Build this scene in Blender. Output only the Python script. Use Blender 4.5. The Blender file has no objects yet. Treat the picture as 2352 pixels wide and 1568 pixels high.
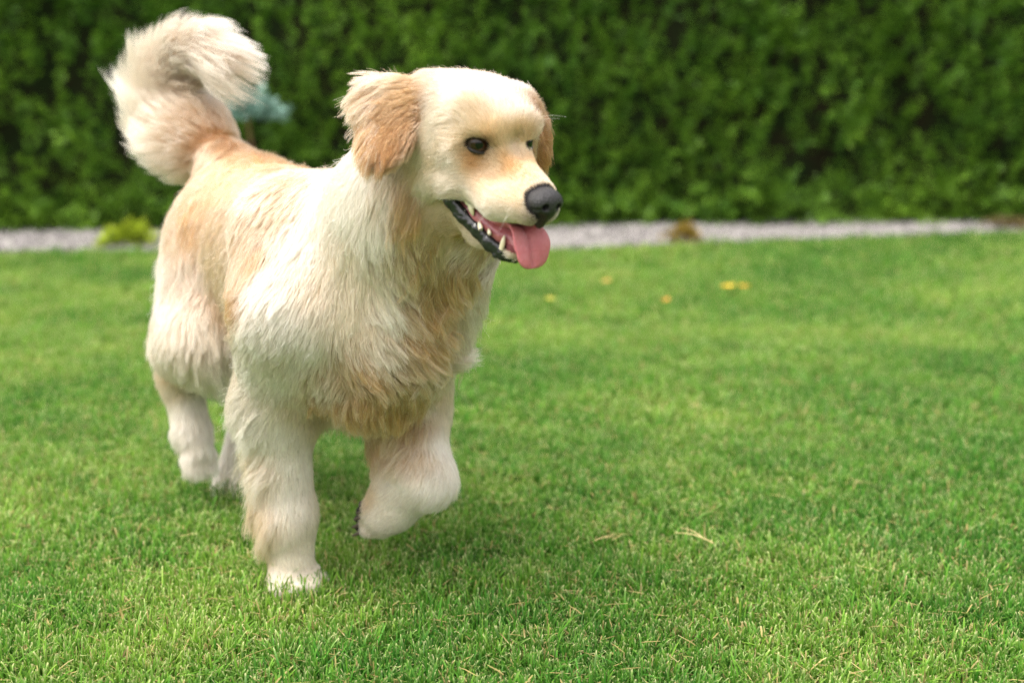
import bpy, math, random
import numpy as np
from mathutils import Matrix, Vector, kdtree

# ------------------------------------------------------------------ camera, sky, sun, exposure
scene = bpy.context.scene
COL = scene.collection
FOC, CAM_H, PITCH = 2799.0, 0.716, math.atan((784 - 205) / 2799.0)   # focal length for a picture 2352 wide
cam_d = bpy.data.cameras.new('camera')
cam_d.sensor_width = 36.0
cam_d.lens = 36.0 * FOC / 2352.0
cam_d.clip_start, cam_d.clip_end = 0.05, 400.0
cam_d.dof.use_dof = True
cam_d.dof.focus_distance = 1.55
cam_d.dof.aperture_fstop = 2.35
cam_d.dof.aperture_blades = 0
cam_o = bpy.data.objects.new('camera', cam_d)
COL.objects.link(cam_o)
cam_o.location = (0, 0, CAM_H)
cam_o.rotation_euler = (math.pi / 2 - PITCH, 0, 0)
scene.camera = cam_o

SUN_EL, SUN_AZ = math.radians(68), math.radians(-118)        # azimuth from +Y (away from the camera), clockwise
world = bpy.data.worlds.new('World')
scene.world = world
world.use_nodes = True
nt = world.node_tree
nt.nodes.clear()
sky = nt.nodes.new('ShaderNodeTexSky')
sky.sky_type = 'NISHITA'
sky.sun_disc = False
sky.sun_elevation = SUN_EL
sky.sun_rotation = SUN_AZ
sky.air_density, sky.dust_density, sky.ozone_density = 1.0, 5.0, 0.6
bg = nt.nodes.new('ShaderNodeBackground')
bg.inputs['Strength'].default_value = 0.15
wo = nt.nodes.new('ShaderNodeOutputWorld')
hz = nt.nodes.new('ShaderNodeHueSaturation')          # thin cloud: a paler sky than the clear one
hz.inputs['Saturation'].default_value = 0.15
wb = nt.nodes.new('ShaderNodeMix'); wb.data_type = 'RGBA'; wb.blend_type = 'MULTIPLY'      # the camera's warm white balance
wb.inputs[0].default_value = 1.0; wb.inputs[7].default_value = (1.0, 0.972, 0.945, 1)
nt.links.new(sky.outputs[0], hz.inputs['Color'])
nt.links.new(hz.outputs[0], wb.inputs[6])
nt.links.new(wb.outputs[2], bg.inputs[0])
nt.links.new(bg.outputs[0], wo.inputs[0])

sun_d = bpy.data.lights.new('sun', 'SUN')
sun_d.energy = 0.65
sun_d.angle = math.radians(50)
sun_d.color = (1.0, 0.96, 0.91)
sun_o = bpy.data.objects.new('sun', sun_d)
COL.objects.link(sun_o)
_dir = Vector((math.sin(SUN_AZ) * math.cos(SUN_EL), math.cos(SUN_AZ) * math.cos(SUN_EL), math.sin(SUN_EL)))
sun_o.rotation_euler = _dir.to_track_quat('Z', 'Y').to_euler()

scene.view_settings.view_transform = 'Standard'
scene.view_settings.look = 'None'
scene.view_settings.gamma = 1.0
scene.view_settings.exposure = 1.68
scene.cycles.use_denoising = True
scene.cycles.denoising_prefilter = 'NONE'
scene.cycles.max_bounces = 10
scene.cycles.diffuse_bounces = 4
scene.cycles.glossy_bounces = 3
scene.cycles.transmission_bounces = 6
scene.cycles.transparent_max_bounces = 8
scene.cycles_curves.shape = 'RIBBONS' if hasattr(scene, 'cycles_curves') else None

rng = np.random.default_rng(11)
random.seed(11)

# ------------------------------------------------------------------ helpers
def at(px, py, Y):
    """World point seen at pixel (px, py) of a 2352x1568 picture, Y metres in front of the camera foot."""
    u, v = (px - 1176) / FOC, (784 - py) / FOC
    c, s = math.cos(PITCH), math.sin(PITCH)
    r = np.array([u, c + v * s, -s + v * c])
    return np.array([0, 0, CAM_H]) + r * (Y / r[1])

def on_ground(px, py, z=0.0):
    u, v = (px - 1176) / FOC, (784 - py) / FOC
    c, s = math.cos(PITCH), math.sin(PITCH)
    r = np.array([u, c + v * s, -s + v * c])
    return np.array([0, 0, CAM_H]) + r * ((z - CAM_H) / r[2])

def tag(o, label=None, cat=None, group=None, kind=None):
    for k, v in (('label', label), ('category', cat), ('group', group), ('kind', kind)):
        if v: o[k] = v
    return o

def empty(name, loc):
    o = bpy.data.objects.new(name, None)
    COL.objects.link(o)
    o.location = loc
    o.empty_display_size = 0.1
    return o

def place(name, data, parent=None):
    """Link one object whose data is in world coordinates, keeping it there under its parent."""
    o = bpy.data.objects.new(name, data)
    COL.objects.link(o)
    if parent is not None:
        o.parent = parent
        off = Vector((0, 0, 0)); p = parent
        while p is not None:
            off += p.location; p = p.parent
        o.location = -off
    return o

def mesh(name, V, Fs, mat=None, smooth=True, parent=None, attrs=None):
    """One mesh object from numpy vertices and faces (array of equal-length faces or list)."""
    me = bpy.data.meshes.new(name)
    V = np.asarray(V, np.float32)
    if isinstance(Fs, np.ndarray):
        n, k = Fs.shape
        me.vertices.add(len(V)); me.vertices.foreach_set('co', V.ravel())
        me.loops.add(n * k); me.loops.foreach_set('vertex_index', Fs.astype(np.int32).ravel())
        me.polygons.add(n)
        me.polygons.foreach_set('loop_start', np.arange(0, n * k, k, dtype=np.int32))
        me.update(calc_edges=True)
    else:
        me.from_pydata(V.tolist(), [], Fs); me.update()
    me.polygons.foreach_set('use_smooth', np.full(len(me.polygons), smooth, dtype=bool))
    for nm, arr in (attrs or {}).items():
        arr = np.asarray(arr, np.float32)
        if arr.ndim == 2:
            a = me.attributes.new(nm, 'FLOAT_COLOR', 'POINT')
            a.data.foreach_set('color', np.concatenate([arr, np.ones((len(arr), 1), np.float32)], 1).ravel())
        else:
            a = me.attributes.new(nm, 'FLOAT', 'POINT'); a.data.foreach_set('value', arr)
    if mat: me.materials.append(mat)
    return place(name, me, parent)

def material(name):
    m = bpy.data.materials.new(name)
    m.use_nodes = True
    t = m.node_tree
    for n in list(t.nodes): t.nodes.remove(n)
    out = t.nodes.new('ShaderNodeOutputMaterial')
    return m, t, out

def node(t, kind, **kw):
    n = t.nodes.new(kind)
    for k, v in kw.items():
        if k in n.inputs.keys(): n.inputs[k].default_value = v
        else: setattr(n, k, v)
    return n

def plain(name, color, rough=0.6, spec=0.5, bump=0.0, bscale=200.0, coat=0.0, var=0.0, color2=None, vscale=40.0, sss=0.0):
    """Principled surface with procedural colour variation and fine bump."""
    m, t, out = material(name)
    p = node(t, 'ShaderNodeBsdfPrincipled', Roughness=rough)
    p.inputs['Specular IOR Level'].default_value = spec
    p.inputs['Coat Weight'].default_value = coat
    p.inputs['Coat Roughness'].default_value = 0.08
    p.inputs['Base Color'].default_value = (*color, 1)
    tc = node(t, 'ShaderNodeTexCoord')
    if color2 is not None:
        nz = node(t, 'ShaderNodeTexNoise', Scale=vscale, Detail=5.0)
        t.links.new(tc.outputs['Object'], nz.inputs['Vector'])
        rp = node(t, 'ShaderNodeValToRGB')
        rp.color_ramp.elements[0].position, rp.color_ramp.elements[1].position = 0.35, 0.65
        rp.color_ramp.elements[0].color = (*color, 1); rp.color_ramp.elements[1].color = (*color2, 1)
        t.links.new(nz.outputs[0], rp.inputs[0]); t.links.new(rp.outputs[0], p.inputs['Base Color'])
    if sss > 0:
        p.inputs['Subsurface Weight'].default_value = sss
        p.inputs['Subsurface Radius'].default_value = (0.006, 0.002, 0.0015)
        p.inputs['Subsurface Scale'].default_value = 1.0
    if bump > 0:
        nb = node(t, 'ShaderNodeTexNoise', Scale=bscale, Detail=4.0)
        t.links.new(tc.outputs['Object'], nb.inputs['Vector'])
        b = node(t, 'ShaderNodeBump', Strength=bump, Distance=0.002)
        t.links.new(nb.outputs[0], b.inputs['Height']); t.links.new(b.outputs[0], p.inputs['Normal'])
    t.links.new(p.outputs[0], out.inputs[0])
    return m

# amounts of hair, grass and hedge, and the grain of the dog's surface
HAIR, GRASS, HEDGE, VOX = 1.4, 1.0, 1.0, 0.003

# ------------------------------------------------------------------ the garden: lawn, gravel bed, hedge
def vnoise(x, y, seed):
    """Smooth value noise on a plane, -1..1."""
    r = np.random.default_rng(seed); T = r.uniform(-1, 1, (64, 64))
    xi, yi = np.floor(x).astype(int), np.floor(y).astype(int); fx, fy = x - xi, y - yi
    fx, fy = fx * fx * (3 - 2 * fx), fy * fy * (3 - 2 * fy)
    g = lambda a, b: T[a % 64, b % 64]
    return (g(xi, yi) * (1 - fx) + g(xi + 1, yi) * fx) * (1 - fy) + (g(xi, yi + 1) * (1 - fx) + g(xi + 1, yi + 1) * fx) * fy
def fnoise(x, y, f, seed, n=4):
    o, a = 0, 1.0
    for k in range(n):
        o = o + a * vnoise(x * f + 7.3 * k, y * f - 3.1 * k, seed + k); f *= 2; a *= 0.5
    return o / 1.6
EDGE = np.array([on_ground(*p)[:2] for p in ((-900, 590), (0, 586), (700, 583), (1290, 579), (1560, 567), (2000, 551), (2352, 539), (3200, 512))])
def edge_y(x): return np.interp(x, EDGE[:, 0], EDGE[:, 1]) + 0.03 * vnoise(x * 3, x * 0 + 0.5, 77)
def hedge_y(x): return 6.12 + 0.10 * x

soil_m = plain('lawn_soil', (0.045, 0.110, 0.016), 0.95, 0.1, color2=(0.085, 0.145, 0.03), vscale=30.0)
gx = np.concatenate([[-60], np.linspace(-8, 8, 81), [60]]); gy = np.concatenate([[-20], np.linspace(-1, 9, 51), [80]])
GX, GY = np.meshgrid(gx, gy, indexing='ij'); gi = np.arange(GX.size).reshape(GX.shape)
gq = np.stack([gi[:-1, :-1], gi[1:, :-1], gi[1:, 1:], gi[:-1, 1:]], -1).reshape(-1, 4)
lawn = mesh('lawn', np.stack([GX, GY, GX * 0], -1).reshape(-1, 3), gq, soil_m, True)
tag(lawn, kind='structure')

# ---- grass blades, thick near the camera, coarser far away
def blades(n, x, y, wid, hgt, r, splay):
    tone = fnoise(x, y, 2.6, 5) + 0.55 * fnoise(x, y, 9.0, 15)
    lush = fnoise(x, y, 1.7, 25)
    az = splay + r.normal(0, 0.7, n) + 0.8 * fnoise(x, y, 14.0, 35)
    lean = np.clip(np.abs(r.normal(0.42, 0.33, n)), 0, 1.15)
    h = hgt * np.clip(r.normal(1, 0.22, n), 0.45, 1.5) * (1 + 0.22 * lush) * (1 + 0.10 * fnoise(x, y, 11.0, 45))
    w = wid * r.uniform(0.6, 1.35, n)
    kind = r.random(n)
    clip_ = kind > 0.965                                        # mown clippings lying on top
    straw = (kind < 0.10 + 0.05 * np.clip(tone, -1, 1)) | (clip_ & (r.random(n) < 0.6))
    base = np.array([0.062, 0.250, 0.017]) * np.ones((n, 1))
    yel = np.array([0.215, 0.375, 0.040]); deep = np.array([0.024, 0.135, 0.018])
    m = np.clip(0.38 + 0.55 * tone + r.normal(0, 0.22, n), 0, 1)[:, None]
    base = base * (1 - m) + yel * m
    dd = np.clip(0.22 - 0.45 * tone + r.normal(0, 0.25, n), 0, 0.85)[:, None]; base = base * (1 - dd) + deep * dd
    base *= r.uniform(0.8, 1.2, (n, 1))
    base[straw] = np.array([0.42, 0.33, 0.13]) * r.uniform(0.6, 1.25, (int(straw.sum()), 1))
    for fx, fy in ((-0.318, 1.668), (-0.508, 2.06)):                # blades left standing round the planted paws
        h = h * (1 + 0.55 * np.exp(-((x - fx) ** 2 + (y - fy) ** 2) / 0.055 ** 2))
    h = np.where(straw, h * 0.8, h); lean = np.where(straw, lean * 1.3, lean); lean = np.where(clip_, 1.9, lean)
    lift = np.where(clip_, hgt * r.uniform(0.35, 0.85, n), 0.0); h = np.where(clip_, h * 0.7, h)
    tipc = base * 0.6 + np.array([0.46, 0.58, 0.15]) * 0.35
    dry = r.random(n) < 0.44 + 0.22 * tone; tipc[dry] = base[dry] * 0.25 + np.array([0.78, 0.70, 0.38]) * 0.75
    low = base * 0.65 + np.array([0.10, 0.09, 0.03]) * 0.35
    dx, dy = np.cos(az), np.sin(az); sx, sy = -dy, dx
    tw = r.normal(0, 0.5, n); V_ = np.empty((n, 8, 3)); Cc = np.empty((n, 8, 3))
    for k, u in enumerate((0.0, 0.45, 0.86, 1.0)):
        bend = lean * (0.45 * u + 0.75 * u * u)
        px = x + dx * h * bend * 0.8; py = y + dy * h * bend * 0.8
        pz = h * u * np.sqrt(np.clip(1 - 0.35 * (lean * u) ** 2, 0.2, 1)) * (1 - 0.18 * lean * u) * np.where(clip_, 0.25, 1) + lift
        ww = w * (0.75, 1.0, 0.92, 0.55)[k] * 0.5
        ax_, ay_ = sx * np.cos(tw * u) + dx * np.sin(tw * u), sy * np.cos(tw * u) + dy * np.sin(tw * u)
        for s_, sg in ((0, -1), (1, 1)):
            V_[:, k * 2 + s_, 0] = px + sg * ax_ * ww; V_[:, k * 2 + s_, 1] = py + sg * ay_ * ww; V_[:, k * 2 + s_, 2] = pz
            Cc[:, k * 2 + s_] = (low, base, base * 0.8 + tipc * 0.2, tipc)[k]
    return V_, Cc
r_ = np.random.default_rng(21); bv, bc = [], []
for y0, y1, dens, wid, hgt in ((1.05, 1.75, 85000, 0.0021, 0.023), (1.75, 2.5, 66000, 0.0024, 0.023), (2.5, 3.6, 36000, 0.0028, 0.024), (3.6, 4.8, 17000, 0.0039, 0.026), (4.8, 6.8, 9000, 0.0054, 0.029)):
    hw = 0.42 * y1 * 1.40 + 0.25; n = int(dens * GRASS * (y1 - y0) * 2 * hw)
    x, y = r_.uniform(-hw, hw, n), r_.uniform(y0, y1, n)
    nt_ = n // 16; tx, ty = r_.uniform(-hw, hw, nt_), r_.uniform(y0, y1, nt_); pk = r_.integers(0, nt_, n); tuft = r_.random(n) < 0.72     # most shoots stand in tufts
    sp = np.where(r_.random(n) < 0.5, 0.007, 0.013); ox, oy = r_.normal(0, 1, n) * sp, r_.normal(0, 1, n) * sp
    x = np.where(tuft, tx[pk] + ox, x); y = np.where(tuft, ty[pk] + oy, y)
    splay = np.where(tuft, np.arctan2(oy, ox), r_.uniform(0, 6.28, n)); th_ = np.where(tuft, (r_.normal(1, 0.20, nt_))[pk], 0.9)
    k = (np.abs(x) < 0.42 * y * 1.40 + 0.25) & (y < edge_y(x) + 0.02 * r_.normal(0, 1, n)); x, y = x[k], y[k]
    a, b_ = blades(len(x), x, y, wid, hgt * th_[k], r_, splay[k]); bv.append(a); bc.append(b_)
bv = np.concatenate(bv); bc = np.concatenate(bc); n = len(bv); print('blades', n)
f0 = np.array([[0, 1, 3, 2], [2, 3, 5, 4], [4, 5, 7, 6]])
def leaf_material(name, attr, trans, rough=0.5, spec=0.4):
    m, t, out = material(name)
    p = node(t, 'ShaderNodeBsdfPrincipled', Roughness=rough); p.inputs['Specular IOR Level'].default_value = spec
    a = node(t, 'ShaderNodeAttribute', attribute_name=attr)
    tr = node(t, 'ShaderNodeBsdfTranslucent'); ms = node(t, 'ShaderNodeMixShader'); ms.inputs[0].default_value = trans
    t.links.new(a.outputs['Color'], p.inputs['Base Color']); t.links.new(a.outputs['Color'], tr.inputs['Color'])
    t.links.new(p.outputs[0], ms.inputs[1]); t.links.new(tr.outputs[0], ms.inputs[2]); t.links.new(ms.outputs[0], out.inputs[0])
    return m
grass_m = leaf_material('grass_blade', 'tint', 0.42, 0.55, 0.14)
grass = mesh('grass', bv.reshape(-1, 3), (f0[None] + 8 * np.arange(n)[:, None, None]).reshape(-1, 4), grass_m, True, None, dict(tint=bc.reshape(-1, 3)))
tag(grass, 'short mown green grass with pale cut tips covering the lawn', 'grass', kind='stuff')
del bv, bc

# ---- gravel bed at the foot of the hedge
def bed_h(x, y):
    e, h = edge_y(x), hedge_y(x) + 0.25
    u = np.clip((y - e) / np.maximum(h - e, 0.1), 0, 1)
    return 0.012 + 0.022 * np.sin(np.clip(u, 0, 0.75) * 2.1) + 0.014 * fnoise(x, y, 3.0, 60) * np.minimum(u * 4, 1)
bx = np.linspace(-6.2, 6.8, 171); by = np.linspace(0, 1, 13)
BX = np.repeat(bx[:, None], 13, 1); BY = edge_y(BX) + by[None] * (hedge_y(BX) + 0.5 - edge_y(BX))
bi = np.arange(BX.size).reshape(BX.shape)
bed_m = plain('bed_soil', (0.27, 0.245, 0.24), 0.9, 0.2, bump=0.6, bscale=90.0, color2=(0.17, 0.155, 0.15), vscale=18.0)
tag(mesh('gravel_bed', np.stack([BX, BY, bed_h(BX, BY) - 0.008 * (by[None] < 0.01)], -1).reshape(-1, 3), np.stack([bi[:-1, :-1], bi[1:, :-1], bi[1:, 1:], bi[:-1, 1:]], -1).reshape(-1, 4), bed_m), kind='structure')
ph_ = (1 + 5 ** 0.5) / 2
ICO = np.array([(-1, ph_, 0), (1, ph_, 0), (-1, -ph_, 0), (1, -ph_, 0), (0, -1, ph_), (0, 1, ph_), (0, -1, -ph_), (0, 1, -ph_), (ph_, 0, -1), (ph_, 0, 1), (-ph_, 0, -1), (-ph_, 0, 1)]) / 1.9
ICF = np.array([(0, 11, 5), (0, 5, 1), (0, 1, 7), (0, 7, 10), (0, 10, 11), (1, 5, 9), (5, 11, 4), (11, 10, 2), (10, 7, 6), (7, 1, 8), (3, 9, 4), (3, 4, 2), (3, 2, 6), (3, 6, 8), (3, 8, 9), (4, 9, 5), (2, 4, 11), (6, 2, 10), (8, 6, 7), (9, 8, 1)])
n = 15000
x = r_.uniform(-3.6, 4.2, n); y = edge_y(x) + r_.random(n) ** 1.1 * (hedge_y(x) + 0.1 - edge_y(x)); k = x < 2.78 + r_.normal(0, 0.15, n); x, y = x[k], y[k]; n = len(x)
sz = r_.uniform(0.007, 0.016, (n, 1, 1)) * r_.uniform(0.6, 1.2, (n, 1, 3))
P_ = ICO[None] * sz * (1 + r_.normal(0, 0.13, (n, 12, 1)))
a = r_.uniform(0, 6.28, n)[:, None]; P_[:, :, 0], P_[:, :, 1] = P_[:, :, 0] * np.cos(a) - P_[:, :, 1] * np.sin(a), P_[:, :, 0] * np.sin(a) + P_[:, :, 1] * np.cos(a)
P_ += np.stack([x, y, bed_h(x, y) + 0.006], 1)[:, None]
cc = (np.array([0.29, 0.272, 0.255]) * r_.uniform(0.45, 1.25, (n, 1)) * np.where(r_.random((n, 1)) < 0.2, [0.75, 0.72, 0.78], 1)).clip(0, 0.85)
grav_m = leaf_material('pebble', 'tint', 0.0, 0.7, 0.3)
tag(mesh('gravel', P_.reshape(-1, 3), (ICF[None] + 12 * np.arange(n)[:, None, None]).reshape(-1, 3), grav_m, True, None, dict(tint=np.repeat(cc, 12, 0))), 'pale grey and white gravel along the foot of the hedge', 'gravel', kind='stuff')

# ---- foliage sprays: flat fans of scale leaf twigs
def spray_template(r, L=1.0, n=9):
    """Quads of one fan in its own plane: x along, y across."""
    qs, ts = [], []
    def twig(x0, y0, ang, ln, w, t0, t1):
        dx, dy = math.cos(ang), math.sin(ang); nx, ny = -dy * w / 2, dx * w / 2
        mx_, my_ = x0 + dx * ln * 0.6, y0 + dy * ln * 0.6
        ex, ey = x0 + dx * ln, y0 + dy * ln
        qs.append([(x0 - nx * 0.6, y0 - ny * 0.6), (x0 + nx * 0.6, y0 + ny * 0.6), (mx_ + nx, my_ + ny), (mx_ - nx, my_ - ny)]); ts.append((t0, t0, (t0 + t1) / 2, (t0 + t1) / 2))
        qs.append([(mx_ - nx, my_ - ny), (mx_ + nx, my_ + ny), (ex + nx * 0.25, ey + ny * 0.25), (ex - nx * 0.25, ey - ny * 0.25)]); ts.append(((t0 + t1) / 2, (t0 + t1) / 2, t1, t1))
    twig(0, 0, 0, L, 0.07 * L, 0, 1)
    for i in range(n):
        u = 0.12 + 0.8 * i / n; sg = 1 if i % 2 else -1
        ln = L * 0.48 * (1 - 0.62 * u) * r.uniform(0.8, 1.2); an = sg * (0.75 - 0.25 * u + r.normal(0, 0.08))
        x0 = u * L; twig(x0, 0, an, ln, 0.075 * L, u * 0.7, min(1, u + 0.35))
        for j in (0.4, 0.7):
            twig(x0 + math.cos(an) * ln * j, math.sin(an) * ln * j, an - sg * 0.55, ln * 0.45, 0.06 * L, min(1, u + 0.1), 1)
    return np.array(qs), np.array(ts)
TEMPL = [spray_template(np.random.default_rng(i)) for i in range(6)]
def sprays(P, Dr, Up, L, c_in, c_out, r, droop=0.25):
    """Many fans: origins P, axes Dr, plane hints Up, sizes L, inner and tip colours."""
    n = len(P); V_, C_ = [], []
    Dr = Dr / np.linalg.norm(Dr, axis=1, keepdims=True)
    S_ = np.cross(Up, Dr); S_ /= np.linalg.norm(S_, axis=1, keepdims=True) + 1e-9; N_ = np.cross(Dr, S_)
    pick = r.integers(0, len(TEMPL), n)
    for t in range(len(TEMPL)):
        i = np.where(pick == t)[0]; qs, ts = TEMPL[t]
        q = qs.reshape(-1, 2); tt = ts.reshape(-1)
        l = L[i][:, None, None]
        v = P[i][:, None] + Dr[i][:, None] * (q[None, :, :1] * l) + S_[i][:, None] * (q[None, :, 1:] * l)
        v = v + N_[i][:, None] * (0.10 * l * np.sin(3 * q[None, :, :1] + r.uniform(0, 6, (len(i), 1, 1)))) 
        v[:, :, 2] -= droop * L[i][:, None] * q[None, :, 0] ** 2
        V_.append(v.reshape(-1, 3)); C_.append((c_in[i][:, None] * (1 - tt[None, :, None]) + c_out[i][:, None] * tt[None, :, None]).reshape(-1, 3))
    V_, C_ = np.concatenate(V_), np.concatenate(C_)
    return V_, np.arange(len(V_)).reshape(-1, 4), C_

hedge = empty('hedge', (0, float(hedge_y(0)), 0))
tag(hedge, 'tall clipped dark green conifer hedge running behind the gravel bed', 'hedge')
hedge_m = leaf_material('hedge_leaf', 'tint', 0.30, 0.45, 0.3)
n = int(10500 * HEDGE); K_ = 15                                  # leafy shoots, each a feather of flat fans
x = r_.uniform(-5.8, 6.2, n); z = r_.uniform(-0.06, 2.3, n)
bulge = fnoise(x, z * 0.7, 2.2, 100) * 0.12 + fnoise(x, z * 0.6, 6.0, 110) * 0.10
skirt = np.arange(n) < n * 0.13; z = np.where(skirt, r_.uniform(-0.05, 0.22, n), z)
gap = fnoise(x, z, 4.0, 120)
k = ~((gap < -0.39) & (r_.random(n) < 0.75) & (z > 0.12)); x, z, bulge, skirt = x[k], z[k], bulge[k], skirt[k]; n = len(x)
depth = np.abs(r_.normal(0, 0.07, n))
B0 = np.stack([x, hedge_y(x) - 0.02 - bulge * np.clip(0.3 + z * 3, 0, 1) + depth, z], 1)
ax_ = np.stack([r_.normal(0, 0.30, n), -0.40 - 0.35 * r_.random(n), 0.90 + r_.normal(0, 0.40, n)], 1); ax_ /= np.linalg.norm(ax_, axis=1, keepdims=True)
ax_[skirt, 2] -= 0.75; ax_ /= np.linalg.norm(ax_, axis=1, keepdims=True)
sl_ = r_.uniform(0.09, 0.19, n)
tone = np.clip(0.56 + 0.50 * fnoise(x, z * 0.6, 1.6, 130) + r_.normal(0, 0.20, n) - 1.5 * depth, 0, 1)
u = (np.arange(K_)[None] + r_.random((n, K_))) / K_
P_ = (B0[:, None] + ax_[:, None] * (u * sl_[:, None])[:, :, None] + r_.normal(0, 0.010, (n, K_, 3))).reshape(-1, 3)
sgn = np.where(np.arange(K_) % 2, 1.0, -1.0)[None, :, None]
side_ = np.cross(ax_, r_.normal(0, 0.5, (n, 3)) + [0, -1, 0.2]); side_ /= np.linalg.norm(side_, axis=1, keepdims=True)
dr = (ax_[:, None] * (0.75 + 0.5 * u[:, :, None]) + side_[:, None] * sgn * 0.60 + r_.normal(0, 0.22, (n, K_, 3))).reshape(-1, 3)
up = np.repeat(np.cross(ax_, side_), K_, 0) + r_.normal(0, 0.35, (n * K_, 3))
L = (r_.uniform(0.028, 0.050, (n, K_)) * (1.15 - 0.45 * u)).reshape(-1)
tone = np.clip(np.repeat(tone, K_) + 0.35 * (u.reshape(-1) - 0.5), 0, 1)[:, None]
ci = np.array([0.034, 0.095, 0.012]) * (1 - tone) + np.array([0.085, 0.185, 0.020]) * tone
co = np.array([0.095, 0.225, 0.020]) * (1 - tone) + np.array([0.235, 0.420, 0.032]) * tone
v, q, c = sprays(P_, dr, up, L, ci, co, r_)
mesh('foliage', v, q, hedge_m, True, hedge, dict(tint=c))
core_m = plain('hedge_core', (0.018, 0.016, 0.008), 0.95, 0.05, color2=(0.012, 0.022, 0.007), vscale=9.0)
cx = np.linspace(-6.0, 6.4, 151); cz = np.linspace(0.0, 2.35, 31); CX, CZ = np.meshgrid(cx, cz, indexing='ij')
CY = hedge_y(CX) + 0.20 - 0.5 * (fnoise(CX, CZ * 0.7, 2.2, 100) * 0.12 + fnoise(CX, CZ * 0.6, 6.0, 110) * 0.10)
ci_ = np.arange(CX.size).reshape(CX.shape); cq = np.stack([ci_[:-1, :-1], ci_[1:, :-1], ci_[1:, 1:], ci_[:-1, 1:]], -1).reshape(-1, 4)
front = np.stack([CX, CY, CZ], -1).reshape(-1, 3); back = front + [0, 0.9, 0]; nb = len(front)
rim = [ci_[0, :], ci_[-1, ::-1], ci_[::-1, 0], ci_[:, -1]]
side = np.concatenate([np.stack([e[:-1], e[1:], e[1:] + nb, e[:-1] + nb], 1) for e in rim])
mesh('dark_core', np.concatenate([front, back]), np.concatenate([cq, cq[:, ::-1] + nb, side]), core_m, True, hedge)  # solid near-black slab, its colour standing for the shade inside the hedge

# ---- small plants in the bed
def dome_plant(name, label, cat, base, rx, rz, zc, n, size, cin, cout, stem=None, r=None, flat=0.0):
    o = empty(name, tuple(base)); tag(o, label, cat)
    d = r.normal(0, 1, (n, 3)); d /= np.linalg.norm(d, axis=1, keepdims=True); d[:, 2] = np.abs(d[:, 2]) * (1 - flat) - 0.12 + flat * 0.3 * r.random(n)
    rad = r.uniform(0.25, 0.8, (n, 1)) * (1 + 0.25 * np.sin(d[:, :1] * 5 + 1) * np.cos(d[:, 1:2] * 4))
    P = base + np.array([0, 0, zc]) + d * rad * np.array([rx, rx, rz])
    dr_ = d + np.array([0, 0, 0.35]) + r.normal(0, 0.25, (n, 3))
    t = np.clip(r.normal(0.5, 0.3, (n, 1)), 0, 1)
    ci = np.array(cin) * (0.6 + 0.6 * t); co = np.array(cout) * (0.6 + 0.6 * t)
    v, q, c = sprays(P, dr_, r.normal(0, 1, (n, 3)), r.uniform(0.6, 1.2, n) * size, ci, co, r, 0.1)
    mesh('foliage', v, q, hedge_m, True, o, dict(tint=c))
    if stem:
        h, rr = stem; vs, fs = [], []; m_ = 9
        for i in range(m_):
            u = i / (m_ - 1)
            for j in range(8):
                a = j * math.pi / 4; w = rr * (1.25 - 0.5 * u)
                vs.append((base[0] + math.cos(a) * w + 0.012 * math.sin(u * 4), base[1] + math.sin(a) * w + 0.01 * math.sin(u * 3 + 1), base[2] + h * u))
        for i in range(m_ - 1):
            for j in range(8): fs.append((i * 8 + j, i * 8 + (j + 1) % 8, (i + 1) * 8 + (j + 1) % 8, (i + 1) * 8 + j))
        mesh('stem', vs, fs, plain('bark', (0.16, 0.09, 0.05), 0.9, 0.1, bump=0.5, bscale=120.0), True, o)
    return o
b0 = on_ground(285, 583); b0[1] += 0.10; b0[2] = 0.02
dome_plant('low_shrub', 'small bright yellow green shrub spreading over the gravel left of the dog', 'shrub', b0, 0.125, 0.10, 0.02, 260, 0.055, (0.16, 0.24, 0.02), (0.48, 0.58, 0.04), (0.05, 0.006), r_)
p = at(572, 243, 5.62); b0 = np.array([p[0], 5.62, 0.03])
dome_plant('dwarf_spruce', 'blue grey dwarf conifer on a bare stem standing before the hedge', 'dwarf tree', b0, 0.185, 0.125, p[2] - 0.080, 420, 0.06, (0.09, 0.17, 0.13), (0.30, 0.48, 0.41), (p[2] - 0.05, 0.010), r_)
b0 = on_ground(1578, 570); b0[1] += 0.10; b0[2] = 0.02
dome_plant('bedding_plant', 'little plant with rusty and olive leaves growing in the gravel', 'plant', b0, 0.085, 0.085, 0.01, 150, 0.045, (0.14, 0.10, 0.02), (0.40, 0.28, 0.05), (0.04, 0.005), r_)
b0 = on_ground(2330, 541); b0[1] += 0.16; b0[2] = 0.02
dome_plant('bedding_plant', 'flat brownish green plant at the right end of the gravel bed', 'plant', b0, 0.20, 0.05, 0.0, 200, 0.045, (0.09, 0.07, 0.03), (0.26, 0.20, 0.08), (0.03, 0.005), r_)

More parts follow.
